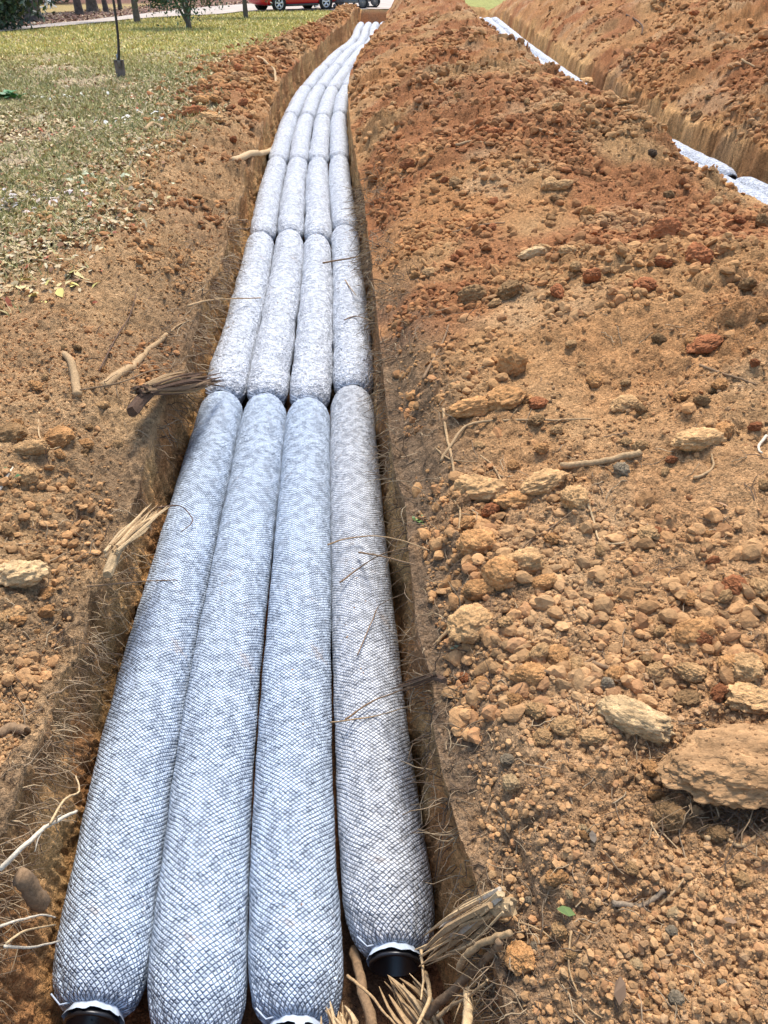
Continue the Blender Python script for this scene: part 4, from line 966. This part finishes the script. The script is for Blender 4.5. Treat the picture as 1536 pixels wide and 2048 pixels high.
def leaves():
    X, Y = on_lawn(60000, 2.0, 40, 1.35, .35, .6)
    cl_ = fbm(X, Y, .9, 3, 95); k = rng.random(len(X)) < np.clip(.45+1.7*cl_+.012*Y, .10, 1); X, Y = X[k], Y[k]
    n = len(X); zc_ = Y*CP+.9
    cols = LEAFC[rng.choice(8, n, p=[.2, .17, .12, .15, .10, .12, .10, .04])]*rng.uniform(.5, .95, (n, 1))*np.array([1, .90, .72])
    P, Fq, cc = leaf_geo(X, Y, fine(X, Y), rng.uniform(.025, .065, n)*(1+.012*zc_), cols)
    tag(mk('fallen_leaves', P, Fq, M['leaf'], cc, None, False), label='pale and brown fallen leaves over the lawn', kind='stuff')
    # leaf litter beyond the driveway
    Y = rng.uniform(20, 60, 9000); X = drive_up(Y)-rng.uniform(0, 5.0, 9000); n = len(X)
    cols = np.array([[.30, .15, .09], [.20, .10, .07], [.38, .22, .12], [.14, .08, .06], [.5, .36, .2]])[rng.choice(5, n)]*rng.uniform(.7, 1.2, (n, 1))
    P, Fq, cc = leaf_geo(X, Y, full(X, Y), rng.uniform(.08, .16, n), cols)
    tag(mk('leaf_litter', P, Fq, M['leaf'], cc, None, False), label='red brown leaf litter under the trees beyond the driveway', kind='stuff')
leaves()
def single_leaf(px, py, size, colr, lab, grp=None, name='fallen_leaf'):
    p = at(px, py, None, 0.0); p[2] = fine(p[0], p[1])[0]+.004; size *= .75; me_col = np.array([colr])
    P, Fq, cc = leaf_geo(np.array([0.]), np.array([0.]), np.array([0.]), np.array([size]), me_col, .7)
    o = mk(name, P, Fq, M['leaf'], cc, None, False); o.location = p; tag(o, lab, 'leaf', grp)
for px, py, s_, c_, lab in [(1128, 1838, .05, (.12, .17, .05), 'small green leaf on the lower right soil'),
    (1232, 2000, .06, (.15, .09, .05), 'dark curled brown leaf near the bottom border'),
    (1180, 1695, .04, (.12, .09, .06), 'dark shiny leaf on the lower right soil'),
    (945, 1040, .045, (.25, .30, .14), 'green grey leaf on the root bound clod'),
    (1440, 1020, .06, (.36, .20, .10), 'brown oval leaf on the slope at the right'),
    (1450, 1860, .035, (.22, .13, .07), 'small brown leaf chip on the lower soil'),
    (908, 1308, .04, (.22, .24, .13), 'olive leaf just below the lip clod'),
    (78, 388, .10, (.45, .11, .05), 'rust red leaf among the pale ones on the left lawn')]:
    single_leaf(px, py, s_, c_, lab)
# bigger leaf heaps of curled pale leaves one can pick out
for i, (px, py, n, lab) in enumerate([(30, 410, 16, 'heap of curled pale leaves at the left border of the lawn'), (190, 360, 12, 'patch of curled greenish leaves in the middle lawn'),
      (110, 405, 12, 'row of curled pinkish pale leaves right of the leaf heap'), (405, 112, 9, 'grey curled leaf clump alone on the far lawn'), (100, 585, 5, 'few yellow leaves beside the long thin twig'),
      (240, 240, 12, 'bright white leaf clump on the lawn behind the knobbly root'), (140, 195, 10, 'bright leaf clump left of the shovel')]):
    n = n*2; p = at(px, py, None, 0); sp = .22*zcam(p)/7; X = p[0]+rng.normal(0, sp, n); Y = p[1]+rng.normal(0, sp, n)
    cc0 = [(.52, .45, .40), (.45, .46, .28), (.62, .48, .40), (.36, .38, .38), (.6, .5, .15), (.75, .72, .62), (.7, .68, .55)][i]
    cols = np.array([cc0])*rng.uniform(.75, 1.2, (n, 1)); P, Fq, cc = leaf_geo(X-p[0], Y-p[1], full(X, Y)-p[2]+.01, rng.uniform(.045, .085, n), cols, .9)
    o = mk('leaf_clump', P, Fq, M['leaf'], cc, None, False); o.location = p; tag(o, lab, None, None, 'stuff')
# green weed at the left border
def weed(px, py, n, h, lab, colr, name='weed'):
    p = at(px, py); mb = MB()
    for k in range(n):
        a = rnd.uniform(0, 6.28); L_ = h*rnd.uniform(.6, 1.1); t = Vector((math.cos(a), math.sin(a), 0)); s_ = Vector((-t.y, t.x, 0)); b = Vector((rnd.gauss(0, h*.5), rnd.gauss(0, h*.35), 0)); w_ = L_*.32
        c_ = tuple(Vector(colr)*rnd.uniform(.7, 1.3)); pts = [b, b+t*L_*.45+s_*w_+Vector((0, 0, L_*.5)), b+t*L_+Vector((0, 0, L_*.55)), b+t*L_*.45-s_*w_+Vector((0, 0, L_*.5)), b+t*L_*.5+Vector((0, 0, L_*.42))]
        mb.add(pts, [(0, 1, 4), (1, 2, 4), (2, 3, 4), (3, 0, 4)], c_)
    o = mb.build(name, M['green'], None, False); o.location = p; tag(o, lab, 'plant')
weed(12, 200, 34, .16, 'low bright green broad leaved weed at the left border', (.07, .20, .05))
weed(3, 955, 4, .05, 'green leaf poking in at the left border by the clods', (.08, .16, .04))
weed(845, 1045, 26, .022, 'tiny green sprig on the right lip of the trench', (.14, .22, .06), 'sprig')

# ------------------------------------------------------------------ driveway
n = 120; rowsn = 6; tt_ = np.linspace(0, len(_lo)-1, n); ar_ = np.arange(len(_lo))
lo = np.stack([np.interp(tt_, ar_, [p[q] for p in _lo]) for q in (0, 1)], 1); up_ = np.stack([np.interp(tt_*(len(_up)-1)/(len(_lo)-1), np.arange(len(_up)), [p[q] for p in _up]) for q in (0, 1)], 1)
Vd = []
for k in range(rowsn):
    t = k/(rowsn-1); q_ = lo+(up_-lo)*t; q_ = q_+.12*np.stack([vn(tt_*2.7, tt_*0+k, 3), vn(tt_*2.7, tt_*0+k, 4)], 1); Vd.append(np.stack([q_[:, 0], q_[:, 1], full(q_[:, 0], q_[:, 1])+.04], 1))
Vd = np.concatenate(Vd)
i_ = np.arange(rowsn-1)[:, None]*n+np.arange(n-1)[None]
tag(mk('driveway', Vd, np.stack([i_, i_+1, i_+n+1, i_+n], -1).reshape(-1, 4), M['concrete']), label='pale driveway curving past the trees', kind='structure')

# ------------------------------------------------------------------ trees
def leafcards(cen, rad, n, size, cols, seed=0, hang=.3, clumps=14):
    r = np.random.default_rng(seed); cl = r.normal(0, 1, (clumps, 3)); cl /= np.linalg.norm(cl, axis=1)[:, None]; cl *= r.uniform(.35, 1, (clumps, 1))**.6
    which = r.integers(0, clumps, n); g = r.normal(0, 1, (n, 3))*.24
    P0 = (cl[which]+g)*np.array(rad)+np.array(cen)
    a = r.normal(0, 1, (n, 3)); a[:, 2] -= hang*2; a /= np.linalg.norm(a, axis=1)[:, None]; b = np.cross(a, r.normal(0, 1, (n, 3))); b /= np.linalg.norm(b, axis=1)[:, None]
    s_ = size*r.uniform(.6, 1.3, (n, 1)); w_ = s_*.38
    Q_ = np.stack([P0-a*s_*.5, P0+b*w_*.5, P0+a*s_*.5, P0-b*w_*.5], 1).reshape(-1, 3)
    tone = r.uniform(.7, 1.3, clumps)[which][:, None]
    c_ = np.array(cols)[r.integers(0, len(cols), n)]*r.uniform(.75, 1.25, (n, 1))*tone
    return Q_, np.arange(4*n).reshape(-1, 4), np.repeat(c_, 4, 0)
def tree(px, py, wpx, h, lab, crown=None, barkm='bark', stems=None, lean_=0, group=None, flare=1.5, name='tree'):
    p = at(px, py); r = wpx*.5*zcam(p)/F; root = empty(name, (p[0], p[1], p[2]-.05), label=lab, cat='tree', group=group)
    mb = MB(); rr = random.Random(int(px))
    if stems:
        mb.tube([Vector((0, 0, 0)), Vector((0, 0, .12)), Vector((0, 0, .3))], [r*1.4, r*1.1, r], 12)
        for dx, dy, hh, k in stems:
            pts = smoothpts([Vector((0, 0, .12)), Vector((dx*.3, dy*.3, hh*.35)), Vector((dx*.7, dy*.7, hh*.7)), Vector((dx, dy, hh))], 4); m = len(pts)
            mb.tube(pts, [r*k*(1-.7*i/(m-1)) for i in range(m)], 9)
    else:
        zs = [0, .08, .25, .6, 1.2, 2.2, h*.6, h]; rs = [flare, flare*.86, 1.2, 1.05, 1, .93, .75, .35]
        ns = 20; Vv = []
        for z, k in zip(zs, rs):
            for a in range(ns):
                an = 2*math.pi*a/ns; rad = r*k*(1+.12*math.sin(an*5+px)*(k-.85 if k > .9 else .05)+.05*rr.uniform(-1, 1)); Vv.append((math.cos(an)*rad+lean_*z, math.sin(an)*rad, z))
        Fs = [(i*ns+k, i*ns+(k+1) % ns, (i+1)*ns+(k+1) % ns, (i+1)*ns+k) for i in range(len(zs)-1) for k in range(ns)]; mb.add(Vv, Fs)
        for _ in range(6):
            z = rr.uniform(.45, .95)*h; a = rr.uniform(0, 6.28); L_ = rr.uniform(1, 2.2)
            mb.tube([Vector((lean_*z, 0, z)), Vector((math.cos(a)*L_*.5, math.sin(a)*L_*.5, z+L_*.35)), Vector((math.cos(a)*L_, math.sin(a)*L_, z+L_*.9))], [r*.4, r*.28, r*.1], 7)
    mb.build('trunk', M[barkm], root)
    if crown:
        for (cx_, cy_, cz_, rx, ry, rz, n, size, cols) in crown[:1]:
            parts = [leafcards((c0[0], c0[1], c0[2]), (c0[3], c0[4], c0[5]), c0[6], c0[7], c0[8], int(px)+q, .3, 16) for q, c0 in enumerate(crown)]
            off = 0; Vs, Fs, Cs = [], [], []
            for a, b, c_ in parts: Vs.append(a); Fs.append(b+off); Cs.append(c_); off += len(a)
            mk('crown', np.concatenate(Vs), np.concatenate(Fs), M['green'], np.concatenate(Cs), root, False)
    return root
DG = [(.035, .075, .025), (.05, .10, .035), (.07, .13, .05), (.10, .16, .09)]; DK = [(.02, .04, .018), (.03, .055, .025), (.045, .075, .03)]; LG = [(.12, .17, .05), (.18, .22, .07), (.08, .12, .04)]
tree(70, 44, 27, 9, 'widest rough barked trunk with flared base, left of the others', [(0, 0, 9.5, 4, 4, 2.2, 3000, .35, DG)], flare=1.75, name='big_tree')
tree(160, 30, 14, 8, 'dark trunk first to the right of the wide one, leaning slightly', [(0, 0, 8.5, 2.6, 2.6, 2, 1500, .3, DK)], lean_=-.03, name='big_tree')
tree(186, 23, 19, 8, 'thick dark trunk in the middle of the row beyond the driveway', [(0, 0, 8.5, 2.6, 2.6, 2, 1500, .3, DK)], name='big_tree')
tree(213, 25, 9, 7, 'slender dark trunk right of the thick middle one', [(0, 0, 7.5, 2, 2, 1.6, 1000, .3, DK)], lean_=-.05, name='big_tree')
tree(241, 20, 7, 7, 'thinnest dark trunk just left of the shovel handle', [(0, 0, 7.5, 2, 2, 1.6, 1000, .3, DK)], name='big_tree')
tree(275, 45, 11, 5, 'small grey tree with light hanging foliage right of the shovel', [(0, 0, 2.0, 1.4, 1.2, 1.3, 5000, .13, LG+DG)], 'bark2', flare=1.4, name='small_tree')
tree(378, 57, 10, 3, 'low branching tree with glossy dark leaves on the lawn', [(0, 0, 1.85, 1.25, 1.1, 1.2, 12000, .11, DG), (-.9, .2, 1.6, .6, .6, .8, 2500, .11, DG), (.85, 0, 1.4, .45, .5, .8, 2500, .11, DG)],
     'bark2', stems=[(-1.0, .1, 2.0, .62), (-.35, -.1, 2.4, .6), (.1, .1, 2.6, .8), (.5, .3, 2.2, .5)], name='small_tree')
tree(492, 37, 8, 5, 'slim dark trunk in front of the red car, leaves above', [(0, 0, 2.1, 1.6, 1.3, 1.3, 9000, .13, DG), (1.7, 0, 1.75, 1.3, .8, .65, 4500, .13, DG)], 'bark2', flare=1.3, name='small_tree')
def shrub(px, py, rx, rz, n, lab, cols, size=.22, seed=0):
    p = at(px, py); root = empty('evergreen_shrub', p, label=lab, cat='shrub'); mb = MB()
    for k in range(5):
        a = k*1.3; mb.tube([Vector((0, 0, -.05)), Vector((math.cos(a)*rx*.4, math.sin(a)*rx*.4, rz*.8)), Vector((math.cos(a)*rx*.7, math.sin(a)*rx*.7, rz*1.5))], [.06, .04, .015], 6)
    mb.build('stems', M['bark'], root)
    a, b, c_ = leafcards((0, 0, rz), (rx, rx*.8, rz), n, size, cols, seed, .2, 30); mk('foliage', a, b, M['green'], c_, root, False)
shrub(-15, 62, 1.6, 1.4, 6000, 'nearest dark evergreen shrub at the left border', DK, .2, 1)
shrub(22, 42, 1.5, 1.6, 6000, 'dark evergreen shrub behind the widest trunk', DK+DG, .2, 2)
shrub(97, 6, 2.2, 1.5, 5000, 'dark shrub right of the widest trunk behind the white frame', DK, .25, 3)
shrub(140, -6, 2.2, 1.3, 4000, 'far dark shrub above the golden grass', DK, .25, 4)
# white trestle far off
p = at(100, 17); k = lean(p); root = tag(MB().__class__ and None or empty('white_trestle', p), 'white wooden trestle on the golden grass beyond the trees', 'trestle')
def bar(a, b, r, nm, m='whitewood', par=None):
    mb = MB(); mb.tube([Vector(a), Vector(b)], r, 6); return mb.build(nm, M[m], par, False)
for s_ in (-1, 1):
    bar((-8*k, s_*.2, 0), (-4*k, s_*.05, 13*k), .035, 'leg', par=root); bar((4*k, s_*.2, 0), (4*k, s_*.05, 13*k), .035, 'leg', par=root)
bar((-8*k, 0, 13*k), (8*k, 0, 12*k), .04, 'rail', par=root); bar((-6*k, 0, 12*k), (14*k, 0, 2*k), .035, 'brace', par=root); bar((-28*k, .1, 1.5*k), (-6*k, .1, 2*k), .035, 'ground_beam', par=root)

# ------------------------------------------------------------------ shovel
p = at(246, 156); root = empty('shovel', p, label='long dark handled shovel stuck upright in the lawn', cat='shovel')
topz = 1.36; dx = .09
hb = MB(); hp = smoothpts([Vector((-.02, 0, .23)), Vector((.02, .0, .42)), Vector((.05, 0, .75)), Vector((.065, 0, topz))], 5)
hb.tube(hp, [.022]*4+[.018]*(len(hp)-4), 12); hb.build('handle', M['black'], root)
gb = MB(); gb.tube([Vector((.065, 0, topz-.01)), Vector((.066, 0, topz+.1))], .02, 12); gb.build('grip', M['yellow'], root)
bb = MB(); nx, nz = 9, 11; Vv = []
for iz in range(nz):
    t = iz/(nz-1); z = .22-.34*t; wd = .075*(1-.1*t) if t < .35 else .072*max(1-((t-.35)/.65)**1.6, 0.02)
    for ix in range(nx):
        s_ = ix/(nx-1)*2-1; Vv.append((s_*wd+.01*t-.02, .03*(1-s_*s_)-.05*t, z))
Fs = [(i*nx+j_, i*nx+j_+1, (i+1)*nx+j_+1, (i+1)*nx+j_) for i in range(nz-1) for j_ in range(nx-1)]
bb.add(Vv, Fs); bb.add([(v_[0], v_[1]+.006, v_[2]) for v_ in Vv], [f[::-1] for f in Fs]); bb.build('blade', mat('worn_steel', (.17, .13, .10), .7, noise=[(12, .6, 1.4)]), root)
sb = MB(); sb.box((-.02, .02, .225), (.15, .035, .008), bev=.002); sb.build('step', M['darksteel'], root)
kb = MB(); kb.tube([Vector((-.02, .02, .14)), Vector((-.02, .0, .30))], [.028, .024], 12); kb.build('socket', M['steel'], root)

# ------------------------------------------------------------------ red car
w1 = at(533, 24, -.98); w2 = at(636, 20.5, -1.0)
dist_ = (Vector(w2)-Vector(w1)); WB = 2.72; yaw = math.atan2(dist_.y, dist_.x); cen = (Vector(w1)+Vector(w2))/2
# keep the true wheelbase by turning the car slightly away
wbx = math.hypot(dist_.x, dist_.y); yaw = -math.acos(min(1, wbx/WB))*.9 if wbx < WB else yaw
root = empty('parked_car', (cen.x, cen.y+.9*math.cos(yaw), -.97), yaw, label='red car with silver alloy wheels parked on the driveway', cat='car')
SEC = [(-2.3, .42, .62, .62, .60), (-2.22, .28, .72, .74, .78), (-1.9, .22, .82, .86, .88), (-1.36, .21, .90, .93, .91), (-.9, .20, .95, 1.02, .92), (-.35, .20, .95, 1.36, .92), (.3, .20, .96, 1.43, .92), (.9, .20, .97, 1.40, .92), (1.36, .21, .98, 1.22, .91), (1.8, .24, .99, 1.04, .89), (2.15, .30, .94, .96, .82), (2.28, .45, .80, .80, .66)]
ns = 18; Vv = []
for x, zl_, zb_, zt_, hw in SEC:
    half = [(hw*.72, zl_), (hw*.94, zl_+.08), (hw, zl_+.25), (hw*.99, (zl_+zb_)/2+.1), (hw*.95, zb_-.04), (hw*.88, zb_), (hw*.80, zb_+(zt_-zb_)*.5), (hw*.68, zb_+(zt_-zb_)*.92), (hw*.4, zt_)]
    ring = [(x, -a, z) for a, z in half]+[(x, a, z) for a, z in half[::-1]]; Vv += ring
Fs = [(i*ns+k_, i*ns+(k_+1) % ns, (i+1)*ns+(k_+1) % ns, (i+1)*ns+k_) for i in range(len(SEC)-1) for k_ in range(ns)]+[tuple(range(ns))[::-1], tuple(range((len(SEC)-1)*ns, len(SEC)*ns))]
bd = MB(); bd.add(Vv, Fs); body = bd.build('body', M['redpaint'], root)
sm_ = body.modifiers.new('s', 'SUBSURF'); sm_.levels = 2; sm_.render_levels = 2
for sy in (-1, 1):
    for i, (xa, xb) in enumerate(((-.62, .16), (.24, .98))):
        wb_ = MB(); wb_.add([(xa, sy*.885, .99), (xb, sy*.885, 1.0), (xb-(.12 if i else 0), sy*.735, 1.31), (xa+(.28 if not i else 0), sy*.735, 1.31), (xa, sy*.87, .99), (xb, sy*.87, 1.0), (xb-(.12 if i else 0), sy*.72, 1.31), (xa+(.28 if not i else 0), sy*.72, 1.31)],
            [(0, 1, 2, 3), (7, 6, 5, 4), (0, 4, 5, 1), (1, 5, 6, 2), (2, 6, 7, 3), (3, 7, 4, 0)]); wb_.build('side_window', M['glass'], root, False)
    sk = MB(); sk.box((0, sy*.87, .25), (1.9, .08, .10), bev=.03); sk.build('side_skirt', M['darksteel'], root)
    hl = MB(); hl.box((-2.13, sy*.60, .66), (.20, .26, .12), bev=.04); hl.build('headlight', M['glass'], root)
    tl_ = MB(); tl_.box((2.17, sy*.62, .82), (.12, .26, .14), bev=.03); tl_.build('tail_light', M['redpaint'], root)
    mi = MB(); mi.box((-.62, sy*1.0, 1.0), (.12, .18, .13), bev=.04); mi.build('mirror', M['redpaint'], root)
    for x in (-WB/2, WB/2):
        wc = Vector((x, sy*.80, .335)); ab = MB(); ab.lathe(wc+Vector((0, sy*.0, 0)), (0, sy, 0), [(.108, .02), (.108, .405), (.125, .405), (.13, .39)], 28); ab.build('wheel_arch', M['rubber'], root)
        tb = MB(); tb.lathe(wc, (0, sy, 0), [(-.05, .22), (-.05, .31), (-.02, .335), (.12, .335), (.155, .315), (.155, .235), (.13, .225)], 32); ty = tb.build('tyre', M['rubber'], root)
        rb = MB(); rb.lathe(wc, (0, sy, 0), [(.13, .235), (.150, .232), (.150, .205), (.10, .20)], 32); rb.lathe(wc, (0, sy, 0), [(.142, .001), (.145, .05), (.12, .06)], 16)
        for s5 in range(5):
            a = s5*2*math.pi/5+.3
            for da in (-.16, .16):
                rb.tube([wc+Vector((math.cos(a)*.04, sy*.135, math.sin(a)*.04)), wc+Vector((math.cos(a+da)*.215, sy*.14, math.sin(a+da)*.215))], [.026, .022], 6)
        rb.build('rim', M['alloy'], ty)
        ds = MB(); ds.lathe(wc, (0, sy, 0), [(.09, .001), (.09, .2)], 24); ds.build('brake_disc', M['darksteel'], ty)
# ------------------------------------------------------------------ mini excavator
p = at(692, 17, -1.0); root = empty('mini_excavator', (p[0], p[1]+.4, p[2]), -.06, label='grey mini excavator on rubber tracks by the far end of the trench', cat='excavator')
for sy, ox in ((-1, 0), (1, .55)):
    yb = sy*.62; Lh, Rh = .92, .27
    tp = MB(); out = []; n = 44
    for k_ in range(n):
        a = 2*math.pi*k_/n; out.append((math.copysign(Lh, math.cos(a))*(1 if abs(math.cos(a)) > .02 else 0)+math.cos(a)*Rh, Rh+.02+math.sin(a)*Rh))
    Vv = []
    for (x, z) in out:
        cxn = math.copysign(Lh, x) if abs(x) > Lh else x; ux, uz = x-cxn, z-Rh-.02; l_ = math.hypot(ux, uz) or 1
        for yo, q in ((-.17, 1), (.17, 1), (.17, .84), (-.17, .84)): Vv.append((cxn+ux*q+ox, yb+yo, Rh+.02+uz*q))
    Fs = []
    for i in range(n):
        for k_ in range(4): Fs.append((i*4+k_, ((i+1) % n)*4+k_, ((i+1) % n)*4+(k_+1) % 4, i*4+(k_+1) % 4))
    tp.add(Vv, Fs)
    for i in range(n):
        x, z = out[i]; cxn = math.copysign(Lh, x) if abs(x) > Lh else x; ux, uz = x-cxn, z-Rh-.02
        an = math.atan2(uz, ux); tp.box((cxn+ux*1.04+ox, yb, Rh+.02+uz*1.04), (.035, .34, .05), 0, -an+0)
    tk = tp.build('track', M['rubber'], root, False)
    wbm = MB()
    wbm.lathe((Lh+ox, yb-.12, Rh+.02), (0, 1, 0), [(0, .02), (0, .2), (.03, .22), (.21, .22), (.24, .2), (.24, .02)], 20); wbm.build('sprocket', M['steel'], tk)
    wbm = MB(); wbm.lathe((-Lh+ox, yb-.12, Rh+.02), (0, 1, 0), [(0, .02), (0, .12), (-.02, .19), (.03, .22), (.21, .22), (.24, .2), (.24, .02)], 20); wbm.build('idler', M['steel'], tk)
    for q in range(4):
        wbm = MB(); wbm.lathe((-.55+q*.37+ox, yb-.12, .14), (0, 1, 0), [(0, .01), (0, .08), (.24, .08), (.24, .01)], 14); wbm.build('roller', M['steel'], tk)
    fm = MB(); fm.box((ox, yb, Rh+.06), (1.4, .2, .14), bev=.03); fm.build('track_frame', M['steel'], tk)
bl = MB(); nb = 9
for q in range(nb-1):
    a0 = -.9+q*1.8/(nb-1); a1 = a0+1.8/(nb-1)
    V4 = [(-1.62-.12*math.cos(a0)+.1, y_, .24+.22*math.sin(a0)) for y_ in (-.85, .85)]+[(-1.62-.12*math.cos(a1)+.1, y_, .24+.22*math.sin(a1)) for y_ in (.85, -.85)]
    V4b = [(v_[0]+.03, v_[1], v_[2]) for v_ in V4]; bl.add(V4+V4b, [(0, 1, 2, 3), (7, 6, 5, 4), (0, 4, 5, 1), (2, 6, 7, 3), (1, 5, 6, 2), (0, 3, 7, 4)])
bo = bl.build('blade', M['steel'], root, False)
for sy in (-1, 1):
    am = MB(); am.tube([Vector((-1.55, sy*.35, .22)), Vector((-.6, sy*.32, .34))], .05, 8); am.build('blade_arm', M['darksteel'], root)
tt = MB(); tt.lathe((.25, 0, .5), (0, 0, 1), [(0, .01), (0, .42), (.16, .42), (.16, .01)], 28); tt.build('turntable', M['darksteel'], root)
hs = MB(); hs.box((.4, 0, 1.0), (1.6, 1.3, .62), bev=.12); hs.build('engine_house', M['orange'], root)
cb = MB(); 
for x_ in (-.35, .55):
    for y_ in (-.1, -.62): cb.tube([Vector((x_, y_, 1.3)), Vector((x_+.03, y_, 2.35))], .035, 8)
cb.box((.1, -.36, 2.38), (1.15, .75, .07), bev=.03); cb.build('cab_frame', M['darksteel'], root)
st_ = MB(); st_.box((.25, -.36, 1.45), (.5, .5, .14), bev=.05); st_.box((.48, -.36, 1.75), (.12, .48, .55), bev=.05); st_.build('seat', M['rubber'], root)
bm_ = MB(); bm_.tube([Vector((-.5, .25, 1.0)), Vector((-1.1, .25, 2.1)), Vector((-1.9, .25, 2.4))], [.13, .14, .1], 8); bm_.build('boom', M['orange'], root, False)
ar = MB(); ar.tube([Vector((-1.85, .25, 2.45)), Vector((-2.1, .25, 1.3))], [.1, .07], 8); ar.build('dipper_arm', M['orange'], root, False)
bk = MB()
for q in range(7):
    a0 = -.2-q*.42; a1 = a0-.42
    f_ = lambda a, y_, r_: (-2.0+r_*math.cos(a), .25+y_, 1.1+r_*math.sin(a))
    V8 = [f_(a0, -.22, .3), f_(a0, .22, .3), f_(a1, .22, .3), f_(a1, -.22, .3), f_(a0, -.22, .27), f_(a0, .22, .27), f_(a1, .22, .27), f_(a1, -.22, .27)]
    bk.add(V8, [(0, 1, 2, 3), (7, 6, 5, 4), (0, 4, 5, 1), (2, 6, 7, 3), (1, 5, 6, 2), (0, 3, 7, 4)])
for sy in (-.22, .22):
    ring = [(-2.0+.29*math.cos(-.2-t_*.42), .25+sy, 1.1+.29*math.sin(-.2-t_*.42)) for t_ in range(8)]; bk.add(ring, [tuple(range(8))])
bk.build('bucket', M['darksteel'], root, False)
